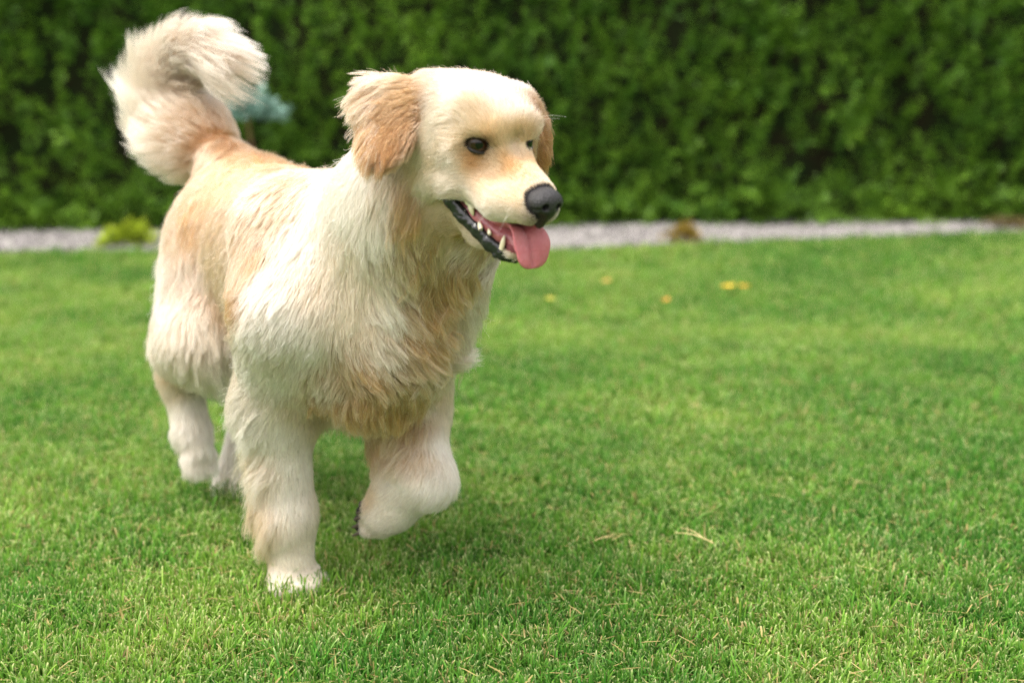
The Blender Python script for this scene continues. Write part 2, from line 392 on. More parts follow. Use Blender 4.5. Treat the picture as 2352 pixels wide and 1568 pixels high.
# ---- yellow leaves and dry stems on the grass
def fallen_leaf(px, py, sz, colr, rot, label):
    c = on_ground(px, py, 0.034); vs, fs = [], []; nU, nV = 9, 5
    for i in range(nU):
        u = i / (nU - 1); w = math.sin(math.pi * min(1, u * 0.96 + 0.04)) ** 0.8 * 0.36
        for j in range(nV):
            s_ = (j / (nV - 1) - 0.5) * 2
            x_, y_ = (u - 0.5) * sz, s_ * w * sz; z_ = abs(s_) * 0.16 * sz + 0.22 * sz * (u - 0.4) ** 2 + 0.012
            vs.append((c[0] + x_ * math.cos(rot) - y_ * math.sin(rot), c[1] + x_ * math.sin(rot) + y_ * math.cos(rot), c[2] + z_ - 0.010))
    for i in range(nU - 1):
        for j in range(nV - 1): fs.append((i * nV + j, (i + 1) * nV + j, (i + 1) * nV + j + 1, i * nV + j + 1))
    o = mesh('fallen_leaf', vs, fs, plain('leaf_yellow', colr, 0.6, 0.3, color2=tuple(x * 0.7 for x in colr), vscale=60.0), True)
    tag(o, label, 'leaf', 'fallen leaves on the lawn')
    m = o.modifiers.new('thick', 'SOLIDIFY'); m.thickness = 0.0012
fallen_leaf(1672, 661, 0.046, (0.88, 0.58, 0.06), 0.2, 'largest bright yellow fallen leaf, left one of a close pair')
fallen_leaf(1709, 660, 0.036, (0.85, 0.50, 0.06), -0.3, 'yellow fallen leaf touching the right side of a larger yellow leaf')
fallen_leaf(1393, 648, 0.034, (0.72, 0.42, 0.12), 0.5, 'pale orange leaf on the grass nearest the gravel')
fallen_leaf(1264, 689, 0.032, (0.62, 0.52, 0.08), -0.2, 'greenish yellow leaf on the lawn closest to the dog')
fallen_leaf(1530, 692, 0.032, (0.74, 0.36, 0.06), 0.9, 'single orange leaf lying on the lawn between other yellow leaves')
def dry_stem(p0, p1, z0, z1, rad, label):
    A, T = on_ground(*p0, z0), on_ground(*p1, z1); n_ = 9; vs, fs = [], []
    ax = T - A; x = np.cross(ax, [0, 0, 1.0]); x /= np.linalg.norm(x); y = np.cross(x, ax); y /= np.linalg.norm(y)
    for i in range(n_):
        u = i / (n_ - 1); c = A + ax * u + y * 0.08 * np.linalg.norm(ax) * math.sin(math.pi * u)
        for j in range(6):
            a = j * math.pi / 3; w = rad * (1 - 0.6 * u); vs.append(c + (x * math.cos(a) + y * 0.6 * math.sin(a)) * w)
    for i in range(n_ - 1):
        for j in range(6): fs.append((i * 6 + j, i * 6 + (j + 1) % 6, (i + 1) * 6 + (j + 1) % 6, (i + 1) * 6 + j))
    o = mesh('dry_stem', vs, fs, plain('straw', (0.62, 0.50, 0.24), 0.6, 0.3, color2=(0.5, 0.38, 0.16), vscale=80.0), True)
    tag(o, label, 'grass stem', 'dry stems on the lawn')
dry_stem((1638, 1246), (1548, 1223), 0.034, 0.042, 0.0016, 'longest straw coloured dry stem lying across the mown grass')
dry_stem((1612, 1232), (1561, 1211), 0.038, 0.044, 0.0012, 'thin dry stem lying above the longest straw coloured stem')
dry_stem((1618, 1230), (1618, 1196), 0.034, 0.062, 0.0012, 'short dry stem sticking upright out of the grass')
dry_stem((1366, 1241), (1411, 1231), 0.036, 0.040, 0.0011, 'faint dry stem on its own, left of the other straws')
# ------------------------------------------------------------------ the dog: one continuous body
# dog frame: s along the body towards the chest, t to the dog's left, z up
DOG_O = np.array([-0.2536, 1.7338, -0.004])
_th = math.radians(35)
DU = np.array([math.sin(_th), -math.cos(_th), 0.0])
DL = np.array([math.cos(_th), math.sin(_th), 0.0])
DZ = np.array([0, 0, 1.0])
DM = np.stack([DU, DL, DZ])                       # world -> dog rotation
def d2w(p): return DOG_O + np.asarray(p, float) @ DM
def w2d(p): return (np.asarray(p, float) - DOG_O) @ DM.T
def px2d(px, py, Y): return w2d(at(px, py, Y))

# head frame: a forward, b to the dog's left, n up
_y, _p, _r = math.radians(37), math.radians(16.5), math.radians(0)
HC = at(1102, 249, 1.444)
HA = np.array([math.sin(_y) * math.cos(_p), -math.cos(_y) * math.cos(_p), -math.sin(_p)])
_b0 = np.array([math.cos(_y), math.sin(_y), 0]); _n0 = np.cross(HA, _b0)
HB = _b0 * math.cos(_r) - _n0 * math.sin(_r)
HN = np.cross(HA, HB)
HM = np.stack([HA, HB, HN])
def h2w(p): return HC + np.asarray(p, float) @ HM
def h2d(p): return w2d(h2w(p))
HROT = HM @ DM.T                                  # rows: head axes in dog frame

class Field:
    """Signed distance grid in the dog frame, built by smooth unions."""
    def __init__(s, lo, hi, h):
        s.lo, s.h = np.array(lo), h
        s.n = np.ceil((np.array(hi) - s.lo) / h).astype(int) + 1
        s.g = np.full(s.n, 0.12, np.float32)
    def box(s, lo, hi):
        i0 = np.clip(np.floor((lo - s.lo) / s.h).astype(int), 0, s.n - 1)
        i1 = np.clip(np.ceil((hi - s.lo) / s.h).astype(int) + 1, 1, s.n)
        ax = [(s.lo[k] + s.h * np.arange(i0[k], i1[k])).astype(np.float32) for k in range(3)]
        return tuple(slice(a, b) for a, b in zip(i0, i1)), np.meshgrid(*ax, indexing='ij', sparse=True)
    def comb(s, sl, d, k, cut=False):
        a = s.g[sl]
        if cut:
            d = -d
            h = np.maximum(k - np.abs(a - d), 0) / k if k > 0 else 0
            s.g[sl] = np.maximum(a, d) + (h * h * k * 0.25 if k > 0 else 0)
        else:
            h = np.maximum(k - np.abs(a - d), 0) / k if k > 0 else 0
            s.g[sl] = np.minimum(a, d) - (h * h * k * 0.25 if k > 0 else 0)
    def cone(s, a, b, ra, rb, k=0.03, cut=False):
        a, b = np.asarray(a, float), np.asarray(b, float)
        m = max(ra, rb) + 0.13
        sl, (X, Y, Z) = s.box(np.minimum(a, b) - m, np.maximum(a, b) + m)
        ab = b - a; L2 = float(ab @ ab)
        px, py, pz = X - a[0], Y - a[1], Z - a[2]
        t = np.clip((px * ab[0] + py * ab[1] + pz * ab[2]) / L2, 0, 1)
        d = np.sqrt((px - t * ab[0]) ** 2 + (py - t * ab[1]) ** 2 + (pz - t * ab[2]) ** 2) - (ra + (rb - ra) * t)
        s.comb(sl, d, k, cut)
    def ell(s, c, r, R=None, k=0.03, cut=False):
        c, r = np.asarray(c, float), np.asarray(r, float)
        R = np.eye(3) if R is None else np.asarray(R)
        m = r.max() + 0.13
        sl, (X, Y, Z) = s.box(c - m, c + m)
        px, py, pz = X - c[0], Y - c[1], Z - c[2]
        q = [R[i, 0] * px + R[i, 1] * py + R[i, 2] * pz for i in range(3)]
        k0 = np.sqrt(sum((q[i] / r[i]) ** 2 for i in range(3)))
        k1 = np.sqrt(sum((q[i] / r[i] ** 2) ** 2 for i in range(3))) + 1e-9
        s.comb(sl, (k0 * (k0 - 1) / k1).astype(np.float32), k, cut)
    def chain(s, pts, rad, k=0.03):
        for i in range(len(pts) - 1): s.cone(pts[i], pts[i + 1], rad[i], rad[i + 1], k)
    def sample(s, P):
        q = (np.asarray(P) - s.lo) / s.h
        q = np.clip(q, 0, s.n - 1.001)
        i = np.floor(q).astype(int); f = (q - i).astype(np.float32)
        i = np.minimum(i, s.n - 2); out = 0
        for dx in (0, 1):
            for dy in (0, 1):
                for dz in (0, 1):
                    w = (f[:, 0] if dx else 1 - f[:, 0]) * (f[:, 1] if dy else 1 - f[:, 1]) * (f[:, 2] if dz else 1 - f[:, 2])
                    out = out + w * s.g[i[:, 0] + dx, i[:, 1] + dy, i[:, 2] + dz]
        return out
    def grad(s, P):
        e = s.h * 1.2; g = np.empty((len(P), 3), np.float32)
        for k in range(3):
            d = np.zeros(3); d[k] = e
            g[:, k] = s.sample(P + d) - s.sample(P - d)
        return g / (np.linalg.norm(g, axis=1, keepdims=True) + 1e-9)
    def surface(s):
        """Naive surface nets: quads in the dog frame."""
        g = s.g; ins = g < 0
        n = g.shape
        cnt = np.zeros((n[0] - 1, n[1] - 1, n[2] - 1), np.int8)
        for dx in (0, 1):
            for dy in (0, 1):
                for dz in (0, 1):
                    cnt += ins[dx:n[0] - 1 + dx, dy:n[1] - 1 + dy, dz:n[2] - 1 + dz]
        act = (cnt > 0) & (cnt < 8)
        ijk = np.argwhere(act)
        idx = np.full(act.shape, -1, np.int32); idx[act] = np.arange(len(ijk))
        acc = np.zeros((len(ijk), 3)); w = np.zeros(len(ijk))
        cor = [(x, y, z) for x in (0, 1) for y in (0, 1) for z in (0, 1)]
        val = {c: g[ijk[:, 0] + c[0], ijk[:, 1] + c[1], ijk[:, 2] + c[2]] for c in cor}
        for c in cor:
            for ax in range(3):
                if c[ax] == 0:
                    d = list(c); d[ax] = 1; d = tuple(d)
                    va, vb = val[c], val[d]
                    m = (va < 0) != (vb < 0)
                    t = np.where(m, va / np.where(m, va - vb, 1), 0)
                    p = np.tile(np.array(c, float), (len(ijk), 1)); p[:, ax] = t
                    acc[m] += p[m]; w[m] += 1
        V = s.lo + s.h * (ijk + acc / w[:, None])
        quads = []
        for ax in range(3):
            o = [x for x in range(3) if x != ax]
            sa = [slice(None)] * 3; sb = [slice(None)] * 3
            sa[ax] = slice(0, -1); sb[ax] = slice(1, None)
            A, B = ins[tuple(sa)], ins[tuple(sb)]
            e = np.argwhere(A != B)
            e = e[(e[:, o[0]] > 0) & (e[:, o[1]] > 0) & (e[:, o[0]] < n[o[0]] - 1) & (e[:, o[1]] < n[o[1]] - 1)]
            q = []
            for d0, d1 in ((-1, -1), (0, -1), (0, 0), (-1, 0)):
                c = e.copy(); c[:, o[0]] += d0; c[:, o[1]] += d1
                q.append(idx[c[:, 0], c[:, 1], c[:, 2]])
            q = np.stack(q, 1)
            flip = A[e[:, 0], e[:, 1], e[:, 2]]
            if ax == 1: flip = ~flip
            q[~flip] = q[~flip][:, ::-1]
            quads.append(q)
        return V, np.concatenate(quads)

BODY = Field((-0.80, -0.30, -0.03), (0.60, 0.36, 0.98), VOX)
B = BODY
# trunk
B.ell((-0.07, 0.008, 0.435), (0.25, 0.106, 0.158), k=0.035)
B.cone((-0.10, 0, 0.48), (-0.36, 0.02, 0.50), 0.095, 0.090, 0.06)
B.ell((-0.370, 0.042, 0.490), (0.112, 0.086, 0.108), k=0.06)
B.ell((0.085, 0, 0.405), (0.13, 0.095, 0.135), k=0.06)
B.cone((-0.02, 0, 0.375), (0.07, 0, 0.355), 0.095, 0.082, 0.06)
# neck
B.cone((0.02, 0, 0.475), (0.220, 0.0, 0.595), 0.110, 0.074, 0.06)
B.cone((0.12, 0, 0.46), (0.25, 0.0, 0.60), 0.095, 0.066, 0.06)
B.cone((0.165, 0.022, 0.43), (0.240, 0.050, 0.550), 0.080, 0.066, 0.05)
B.cone((-0.20, 0.01, 0.535), (-0.36, 0.025, 0.535), 0.05, 0.055, 0.05)
# right fore leg: standing
rs, re_, rw, rp = (0.085, -0.108, 0.43), (0.000, -0.100, 0.285), (0.006, -0.091, 0.115), (0.012, -0.088, 0.035)
B.cone((0.03, -0.088, 0.53), rs, 0.068, 0.070, 0.05)
B.cone(rs, re_, 0.066, 0.05, 0.05)
B.cone(re_, rw, 0.045, 0.034, 0.04)
B.cone(rw, rp, 0.034, 0.029, 0.03)
for dy, ds in ((-0.030, 0.018), (-0.011, 0.034), (0.011, 0.034), (0.030, 0.018)):
    B.cone((rp[0], rp[1] + dy * 0.6, 0.026), (rp[0] + ds, rp[1] + dy, 0.016), 0.019, 0.0145, 0.010)
B.ell((0.0, -0.104, 0.365), (0.055, 0.030, 0.085), k=0.03)
B.cone((0.125, -0.062, 0.44), (0.075, -0.042, 0.285), 0.014, 0.020, 0.035, cut=True)
B.cone((-0.075, -0.130, 0.52), (-0.075, -0.125, 0.34), 0.018, 0.022, 0.04, cut=True)
B.cone((-0.022, -0.102, 0.29), (-0.012, -0.094, 0.085), 0.032, 0.022, 0.03)
# left fore leg: lifted, wrist folded
ls, le, lw = (0.09, 0.090, 0.43), (0.055, 0.092, 0.275), (0.118, 0.078, 0.168)
B.cone((0.02, 0.085, 0.53), ls, 0.07, 0.064, 0.06)
B.cone(ls, le, 0.062, 0.048, 0.05)
B.cone(le, lw, 0.045, 0.032, 0.035)
lp = (0.052, 0.054, 0.112)
B.cone(lw, lp, 0.036, 0.033, 0.025)
B.cone((0.045, 0.068, 0.255), (0.062, 0.056, 0.150), 0.036, 0.026, 0.035)
lt = (0.043, 0.043, 0.100)
B.cone(lp, lt, 0.031, 0.027, 0.02)
for dx, dz in ((0.012, 0.020), (0.004, 0.008), (-0.002, -0.006), (-0.002, -0.019)):
    B.cone((lt[0] + dx, lt[1], lt[2] + dz), (lt[0] + dx - 0.013, lt[1] - 0.016, lt[2] + dz - 0.004), 0.015, 0.0115, 0.006)
# right hind leg: swinging forward, hock high
B.cone((-0.375, -0.015, 0.47), (-0.325, -0.075, 0.325), 0.082, 0.058, 0.06)
B.cone((-0.40, -0.020, 0.43), (-0.385, -0.068, 0.32), 0.070, 0.052, 0.06)
B.cone((-0.325, -0.075, 0.325), (-0.450, -0.075, 0.235), 0.055, 0.032, 0.05)
B.cone((-0.450, -0.075, 0.235), (-0.425, -0.072, 0.140), 0.032, 0.026, 0.03)
B.cone((-0.425, -0.072, 0.140), (-0.405, -0.070, 0.110), 0.026, 0.021, 0.02)
for dy in (-0.022, -0.008, 0.008, 0.022):
    B.cone((-0.404, -0.070 + dy * 0.6, 0.100), (-0.396, -0.070 + dy * 0.75, 0.080), 0.014, 0.010, 0.008)
# left hind leg: on the ground under the belly
B.cone((-0.385, 0.090, 0.47), (-0.32, 0.12, 0.325), 0.085, 0.062, 0.06)
B.cone((-0.32, 0.12, 0.325), (-0.46, 0.065, 0.17), 0.055, 0.030, 0.05)
B.cone((-0.46, 0.065, 0.17), (-0.435, 0.005, 0.04), 0.031, 0.029, 0.03)
for dy, ds in ((-0.028, 0.018), (-0.010, 0.032), (0.010, 0.032), (0.028, 0.018)):
    B.cone((-0.435, 0.003 + dy * 0.6, 0.028), (-0.435 + ds, 0.003 + dy, 0.016), 0.018, 0.0145, 0.010)
# tail
TAIL = [w2d(at(x, y, Y)) for x, y, Y in ((520, 385, 2.08), (470, 330, 2.13), (425, 265, 2.17), (400, 205, 2.18), (408, 158, 2.17), (440, 124, 2.14), (485, 120, 2.11), (525, 138, 2.09))]
B.chain(TAIL, [0.045, 0.036, 0.030, 0.027, 0.024, 0.021, 0.017, 0.010], 0.03)
# head
hd = lambda a, b, n: h2d((a, b, n))
def hell(c, r, k): B.ell(hd(*c), r, HROT, k)
def hcone(a, b, ra, rb, k): B.cone(hd(*a), hd(*b), ra, rb, k)
B.cone((0.225, 0, 0.575), hd(-0.025, 0, -0.032), 0.074, 0.056, 0.05)
hell((-0.012, -0.004, -0.018), (0.080, 0.053, 0.038), 0.04)
for q in (-1, 1):
    hell((0.008, 0.030 * q if q < 0 else 0.024, -0.050), (0.058, 0.032, 0.042), 0.03)
    hcone((0.034, (0.031 if q < 0 else 0.025) * q, 0.008), (0.060, (0.024 if q < 0 else 0.021) * q, -0.002), 0.016, 0.011, 0.014)
hell((0.024, -0.005, -0.007), (0.046, 0.047, 0.037), 0.035)
hcone((-0.015, 0.030, 0.006), (0.030, 0.028, 0.010), 0.018, 0.016, 0.02)
hcone((-0.035, -0.046, 0.008), (0.015, -0.036, 0.012), 0.018, 0.017, 0.03)
hcone((0.055, 0, -0.050), (0.128, 0, -0.065), 0.033, 0.0245, 0.025)
for q in (-1, 1):
    hcone((0.035, 0.027 * q, -0.069), (0.095, 0.023 * q, -0.075), 0.020, 0.0205, 0.015)
    hcone((0.095, 0.023 * q, -0.075), (0.134, 0.010 * q, -0.073), 0.0200, 0.0135, 0.012)
for q in (-1, 1):
    B.cone(hd(0.074, 0.040 * q, -0.040), hd(0.098, 0.034 * q, -0.046), 0.010, 0.007, 0.02, cut=True)
    hell((0.014, 0.043 * q, -0.079), (0.030, 0.013, 0.014), 0.018)
    hell((0.110, 0.020 * q, -0.070), (0.020, 0.014, 0.016), 0.012)
B.cone(hd(0.080, 0, -0.012), hd(0.096, 0, -0.022), 0.005, 0.004, 0.02, cut=True)
# lower jaw, dropped open, with the mouth cut between it and the muzzle
hcone((0.0, 0, -0.10), (0.055, 0, -0.118), 0.036, 0.024, 0.03)
hcone((0.055, 0, -0.119), (0.112, 0, -0.127), 0.022, 0.014, 0.02)
def on_b(px, py, b):
    """Point (head frame) on the slice b of the head seen at a pixel."""
    o = np.array([0, 0, CAM_H]); r = at(px, py, 1.0) - o
    k = (b - (o - HC) @ HB) / (r @ HB)
    return HM @ (o + r * k - HC)
MOUTH = []
for q in (-1, 1):
    c0, c1, c2 = [on_b(*p) * [1, q, 1] for p in ((1016, 436, .047 * -1), (1066, 478, -.036), (1150, 540, -.014))]
    c0[1], c1[1], c2[1] = 0.047 * q, 0.034 * q, 0.014 * q
    MOUTH += [(hd(*c0), hd(*c1), 0.0075, 0.0125), (hd(*c1), hd(*c2), 0.0125, 0.014)]
MOUTH.append((hd(0.045, 0, -0.100), hd(0.150, 0, -0.112), 0.013, 0.018))
for c in MOUTH: B.cone(*c, 0.005, cut=True)
def flap(P, r, nrm, thick, k):
    """Flattened blob: centre P, radii r along the flap, thin along nrm."""
    nrm = np.asarray(nrm, float); nrm /= np.linalg.norm(nrm)
    up = np.array([0, 0, 1.0]); x = np.cross(up, nrm); x /= np.linalg.norm(x); y = np.cross(nrm, x)
    B.ell(w2d(P), (r[0], r[1], thick), np.stack([x, y, nrm]) @ DM.T, k)
EAR_N = np.array([-0.30, -0.90, 0.20])
flap(at(945, 236, 1.440), (0.028, 0.022), EAR_N, 0.011, 0.010)
flap(at(898, 252, 1.438), (0.043, 0.038), EAR_N, 0.009, 0.008)
flap(at(892, 306, 1.424), (0.034, 0.040), EAR_N + [0, 0, 0.18], 0.0075, 0.008)
flap(at(872, 345, 1.416), (0.022, 0.022), EAR_N + [0, 0, 0.25], 0.0070, 0.008)
flap(at(872, 216, 1.470), (0.028, 0.020), EAR_N, 0.011, 0.010)
LEAR_N = np.array([0.80, -0.55, 0.1])
flap(at(1214, 272, 1.490), (0.024, 0.028), LEAR_N, 0.010, 0.010)
flap(at(1230, 322, 1.482), (0.024, 0.034), LEAR_N, 0.009, 0.010)

# eye sockets
EYE = np.array([0.0530, 0.0345, -0.0240])
for q in (-1, 1):
    B.ell(hd(EYE[0] + 0.014, EYE[1] * q * (1.30 if q < 0 else 1.08), EYE[2] - 0.001), (0.014, 0.013, 0.0095), HROT, 0.018, cut=True)
# cheek fold behind the corner of the mouth, and the stop between the eyes
for q in (-1, 1):
    hcone((0.000, 0.040 * q, -0.086), (0.030, 0.041 * q, -0.078), 0.012, 0.012, 0.02)

dog = empty('dog', tuple(DOG_O))
tag(dog, 'cream golden long haired dog walking on the lawn with its mouth open and tongue out', 'dog')
V, Q = BODY.surface()

def hit(px, py, n=90):
    """Trace pixels onto the body surface (dog frame); returns points and a mask."""
    px, py = np.atleast_1d(px), np.atleast_1d(py)
    o = w2d(np.array([0, 0, CAM_H]))
    P = np.stack([w2d(at(x, y, 1.0)) for x, y in zip(px, py)]) - o
    P /= np.linalg.norm(P, axis=1, keepdims=True)
    t = np.full(len(P), 1.05)
    for _ in range(n):
        X = o + P * t[:, None]
        ins = np.all((X > BODY.lo) & (X < BODY.lo + BODY.h * (BODY.n - 1)), axis=1)
        t += np.where(ins, np.clip(BODY.sample(X), -0.01, 0.05) * 0.8, 0.01)
    X = o + P * t[:, None]
    return X, np.abs(BODY.sample(X)) < 0.003

# ---- parts of the head
nose_m = plain('nose_leather', (0.014, 0.012, 0.013), 0.30, 0.5, bump=0.9, bscale=620.0)
lip_m = plain('black_lip', (0.012, 0.011, 0.013), 0.24, 0.5, bump=0.4, bscale=250.0, coat=0.3)
lid_m = plain('eyelid_skin', (0.018, 0.013, 0.012), 0.4, 0.4)
gum_m = plain('gum', (0.42, 0.13, 0.14), 0.25, 0.5, bump=0.3, bscale=300.0, color2=(0.30, 0.08, 0.10), vscale=120.0, sss=0.2)
tongue_m = plain('tongue_flesh', (0.50, 0.15, 0.17), 0.28, 0.5, bump=0.8, bscale=420.0, color2=(0.47, 0.12, 0.14), vscale=90.0, sss=0.25)
tooth_m = plain('tooth_enamel', (0.75, 0.67, 0.50), 0.25, 0.5, color2=(0.68, 0.58, 0.40), vscale=150.0)

FIELDS = {}
def field_part(name, lo, hi, h, build, mat, parent):
    """A part shaped from its own small distance field, in head coordinates."""
    cs = np.array([hd(x, y, z) for x in (lo[0], hi[0]) for y in (lo[1], hi[1]) for z in (lo[2], hi[2])])
    f = Field(cs.min(0), cs.max(0), h)
    build(f)
    FIELDS[name] = f
    v, q = f.surface()
    return mesh(name, d2w(v), q, mat, True, parent)

def b_nose(f):
    E = lambda c, r, k, cut=False: f.ell(hd(*c), r, HROT, k, cut)
    K = lambda a, b, ra, rb, k, cut=False: f.cone(hd(*a), hd(*b), ra, rb, k, cut)
    hs = lambda c: (c[0] + 0.0025, c[1] * 1.05, c[2] - 0.0055)
    E0, K0 = E, K
    E = lambda c, r, k, cut=False: E0(hs(c), (r[0], r[1] * 1.05, r[2] * 0.97), k, cut)
    K = lambda a, b, *z: K0(hs(a), hs(b), *z)
    E((0.138, 0, -0.054), (0.017, 0.0185, 0.0150), 0.006)
    E((0.146, 0, -0.054), (0.013, 0.0165, 0.0130), 0.006)
    for q in (-1, 1):
        E((0.143, 0.0115 * q, -0.056), (0.0125, 0.0085, 0.0110), 0.005)
    K((0.150, 0, -0.064), (0.141, 0, -0.082), 0.0075, 0.0055, 0.008)
    for q in (-1, 1):
        K((0.163, 0.0085 * q, -0.058), (0.150, 0.0080 * q, -0.0555), 0.0042, 0.0032, 0.002, True)
        K((0.158, 0.0120 * q, -0.0600), (0.147, 0.0185 * q, -0.0625), 0.0022, 0.0018, 0.002, True)
    K((0.162, 0, -0.060), (0.152, 0, -0.084), 0.0013, 0.0013, 0.002, True)
field_part('nose', (0.11, -0.03, -0.10), (0.17, 0.03, -0.03), 0.0009, b_nose, nose_m, dog)

LIP = [on_b(*p) for p in ((1012, 432, -.047), (1034, 460, -.044), (1062, 496, -.036), (1096, 530, -.028), (1124, 560, -.020), (1156, 582, -.011), (1184, 588, 0.0))]
LIP_L = [p * [1, -1, 1] for p in LIP[-2::-1]]
def b_lip(f):
    pts = LIP + LIP_L
    rad = [0.0045, 0.0056, 0.0052, 0.0050, 0.0056, 0.0054, 0.0050]; rad = rad + rad[-2::-1]
    for dz, kk in ((0.0035, 1.0), (-0.0030, 1.0)):
        f.chain([hd(p[0], p[1], p[2] + dz) for p in pts], [r * kk for r in rad], 0.004)
    r2 = np.random.default_rng(3)
    for i in range(34):                      # the crinkled edge of the lip
        u = r2.uniform(0.8, len(pts) - 1.8); k = int(u); p = pts[k] + (pts[k + 1] - pts[k]) * (u - k)
        s_ = 1 if p[1] > 0 else -1
        f.ell(hd(p[0], p[1] + s_ * 0.0045, p[2] + r2.uniform(-0.008, 0.006)), (0.0024 * r2.uniform(0.5, 1.3), 0.0018, 0.0020), HROT, 0.003)
    f.cone(hd(*(LIP[0] + [-0.004, 0.004, 0.004])), hd(*(LIP[0] + [0.022, 0.006, 0.002])), 0.006, 0.005, 0.004)
    f.cone(hd(*((LIP[0] + [-0.004, 0.004, 0.004]) * [1, -1, 1])), hd(*((LIP[0] + [0.022, 0.006, 0.002]) * [1, -1, 1])), 0.006, 0.005, 0.004)
field_part('lip', (-0.01, -0.065, -0.155), (0.155, 0.065, -0.07), 0.0012, b_lip, lip_m, dog)

def b_gum(f):
    for q in (-1, 1):
        a, b_, c = on_b(1052, 452, -.026), on_b(1100, 497, -.021), on_b(1150, 540, -.012)
        pts = [hd(p[0], p[1] * -q, p[2]) for p in (a, b_, c)]
        f.chain(pts, [0.012, 0.010, 0.008], 0.006)
    f.cone(hd(0.02, 0, -0.10), hd(0.10, 0, -0.122), 0.02, 0.010, 0.006)
    f.cone(hd(0.09, 0, -0.120), hd(0.116, 0, -0.125), 0.015, 0.0115, 0.006)
field_part('gum', (-0.02, -0.06, -0.155), (0.15, 0.06, -0.06), 0.0015, b_gum, gum_m, dog)

def sweep(name, C, Wd, Nn, hw, th, curl, mat, parent, nu=22, groove=0.0):
    """A soft strap: centres C, width axes Wd, normals Nn, half widths hw, thickness th."""
    C, Wd, Nn = map(np.asarray, (C, Wd, Nn)); vs = []
    for i in range(len(C)):
        ring = []
        for j in range(nu * 2):
            a = 2 * math.pi * j / (nu * 2)
            u, v = math.cos(a), math.sin(a)
            off = curl[i] * abs(u) ** 1.6 + 0.0016 * math.sin(i * 0.45) * u - groove * math.exp(-(u / 0.16) ** 2) * (1 if v > 0 else -0.3)
            ring.append(C[i] + Wd[i] * (u * hw[i]) + Nn[i] * (math.copysign(abs(v) ** 0.8, v) * th[i] + off))
        vs.append(ring)
    m_ = nu * 2; vv = np.array(vs).reshape(-1, 3); fs = []
    for i in range(len(C) - 1):
        for j in range(m_):
            fs.append((i * m_ + j, i * m_ + (j + 1) % m_, (i + 1) * m_ + (j + 1) % m_, (i + 1) * m_ + j))
    fs.append(tuple(range(m_ - 1, -1, -1))); fs.append(tuple((len(C) - 1) * m_ + j for j in range(m_)))
    return mesh(name, vv, fs, mat, True, parent)

def spline(P, n):
    P = np.asarray(P, float); out = []
    m_ = len(P) - 1
    for t in np.linspace(0, m_, n):
        i = min(int(t), m_ - 1); f = t - i
        p0, p1, p2, p3 = P[max(i - 1, 0)], P[i], P[i + 1], P[min(i + 2, m_)]
        out.append(0.5 * (2 * p1 + (p2 - p0) * f + (2 * p0 - 5 * p1 + 4 * p2 - p3) * f * f + (3 * p1 - p0 - 3 * p2 + p3) * f ** 3))
    return np.array(out)

tc = spline([on_b(*p) for p in ((1075, 480, 0), (1112, 500, 0), (1150, 514, 0.001), (1182, 519, 0.002), (1206, 534, 0.003), (1219, 568, 0.004), (1224, 617, 0.004))], 40)
tw = spline([[x] for x in (0.016, 0.019, 0.021, 0.0225, 0.0235, 0.0245, 0.022)], 40)[:, 0]
tw[-6:] = [0.0225 * x for x in (1.02, 1.0, 0.95, 0.85, 0.68, 0.40)]
tt = np.gradient(tc, axis=0); tt /= np.linalg.norm(tt, axis=1, keepdims=True)
tb = np.tile(np.array([0, 1.0, 0.0]), (40, 1)); tn = np.cross(tt, tb); tn /= np.linalg.norm(tn, axis=1, keepdims=True)
cur = np.interp(np.arange(40), [0, 14, 24, 32, 39], [0.004, 0.006, 0.007, 0.004, 0.0])
thk = np.interp(np.arange(40), [0, 20, 35, 38, 39], [0.006, 0.0045, 0.0035, 0.0024, 0.0012])
sweep('tongue', HC + tc @ HM, tb @ HM, tn @ HM, tw, thk, cur, tongue_m, dog, groove=0.0042)

def tooth(bx, by, tx, ty, b, r, parent, side=1):
    A, T = on_b(bx, by, b), on_b(tx, ty, b * 0.96)
    A = A * [1, side, 1]; T = T * [1, side, 1]
    ax = T - A; L_ = np.linalg.norm(ax); ax /= L_
    x = np.cross(ax, [0, 1, 0.1]); x /= np.linalg.norm(x); y = np.cross(ax, x); vs = []; fs = []
    A = A - ax * L_ * 0.5; prof = [(0, 0.9), (0.35, 1.0), (0.6, 0.85), (0.8, 0.58), (0.93, 0.30), (1.0, 0.04)]
    for h_, rr in prof:
        for j in range(12):
            a = j * math.pi / 6
            vs.append(A + ax * (h_ * L_ * 1.5) + (x * math.cos(a) + y * math.sin(a) * 0.75) * r * rr + x * (0.10 * L_ * h_ * h_))
    for i in range(len(prof) - 1):
        for j in range(12): fs.append((i * 12 + j, i * 12 + (j + 1) % 12, (i + 1) * 12 + (j + 1) % 12, (i + 1) * 12 + j))
    fs.append(tuple((len(prof) - 1) * 12 + j for j in range(12)))
    mesh('tooth', HC + np.array(vs) @ HM, fs, tooth_m, True, parent)
for a in ((1154, 562, 1160, 541, -.017, .0036), (1167, 571, 1170, 561, -.010, .0024), (1177, 574, 1179, 566, -.005, .0022), (1103, 521, 1100, 508, -.030, .0038),
          (1124, 534, 1122, 524, -.025, .0030), (1071, 457, 1077, 476, -.036, .0050), (1082, 478, 1086, 496, -.034, .0044)):
    tooth(*a, dog)
tooth(1154, 562, 1160, 541, -.017, .0036, dog, -1)

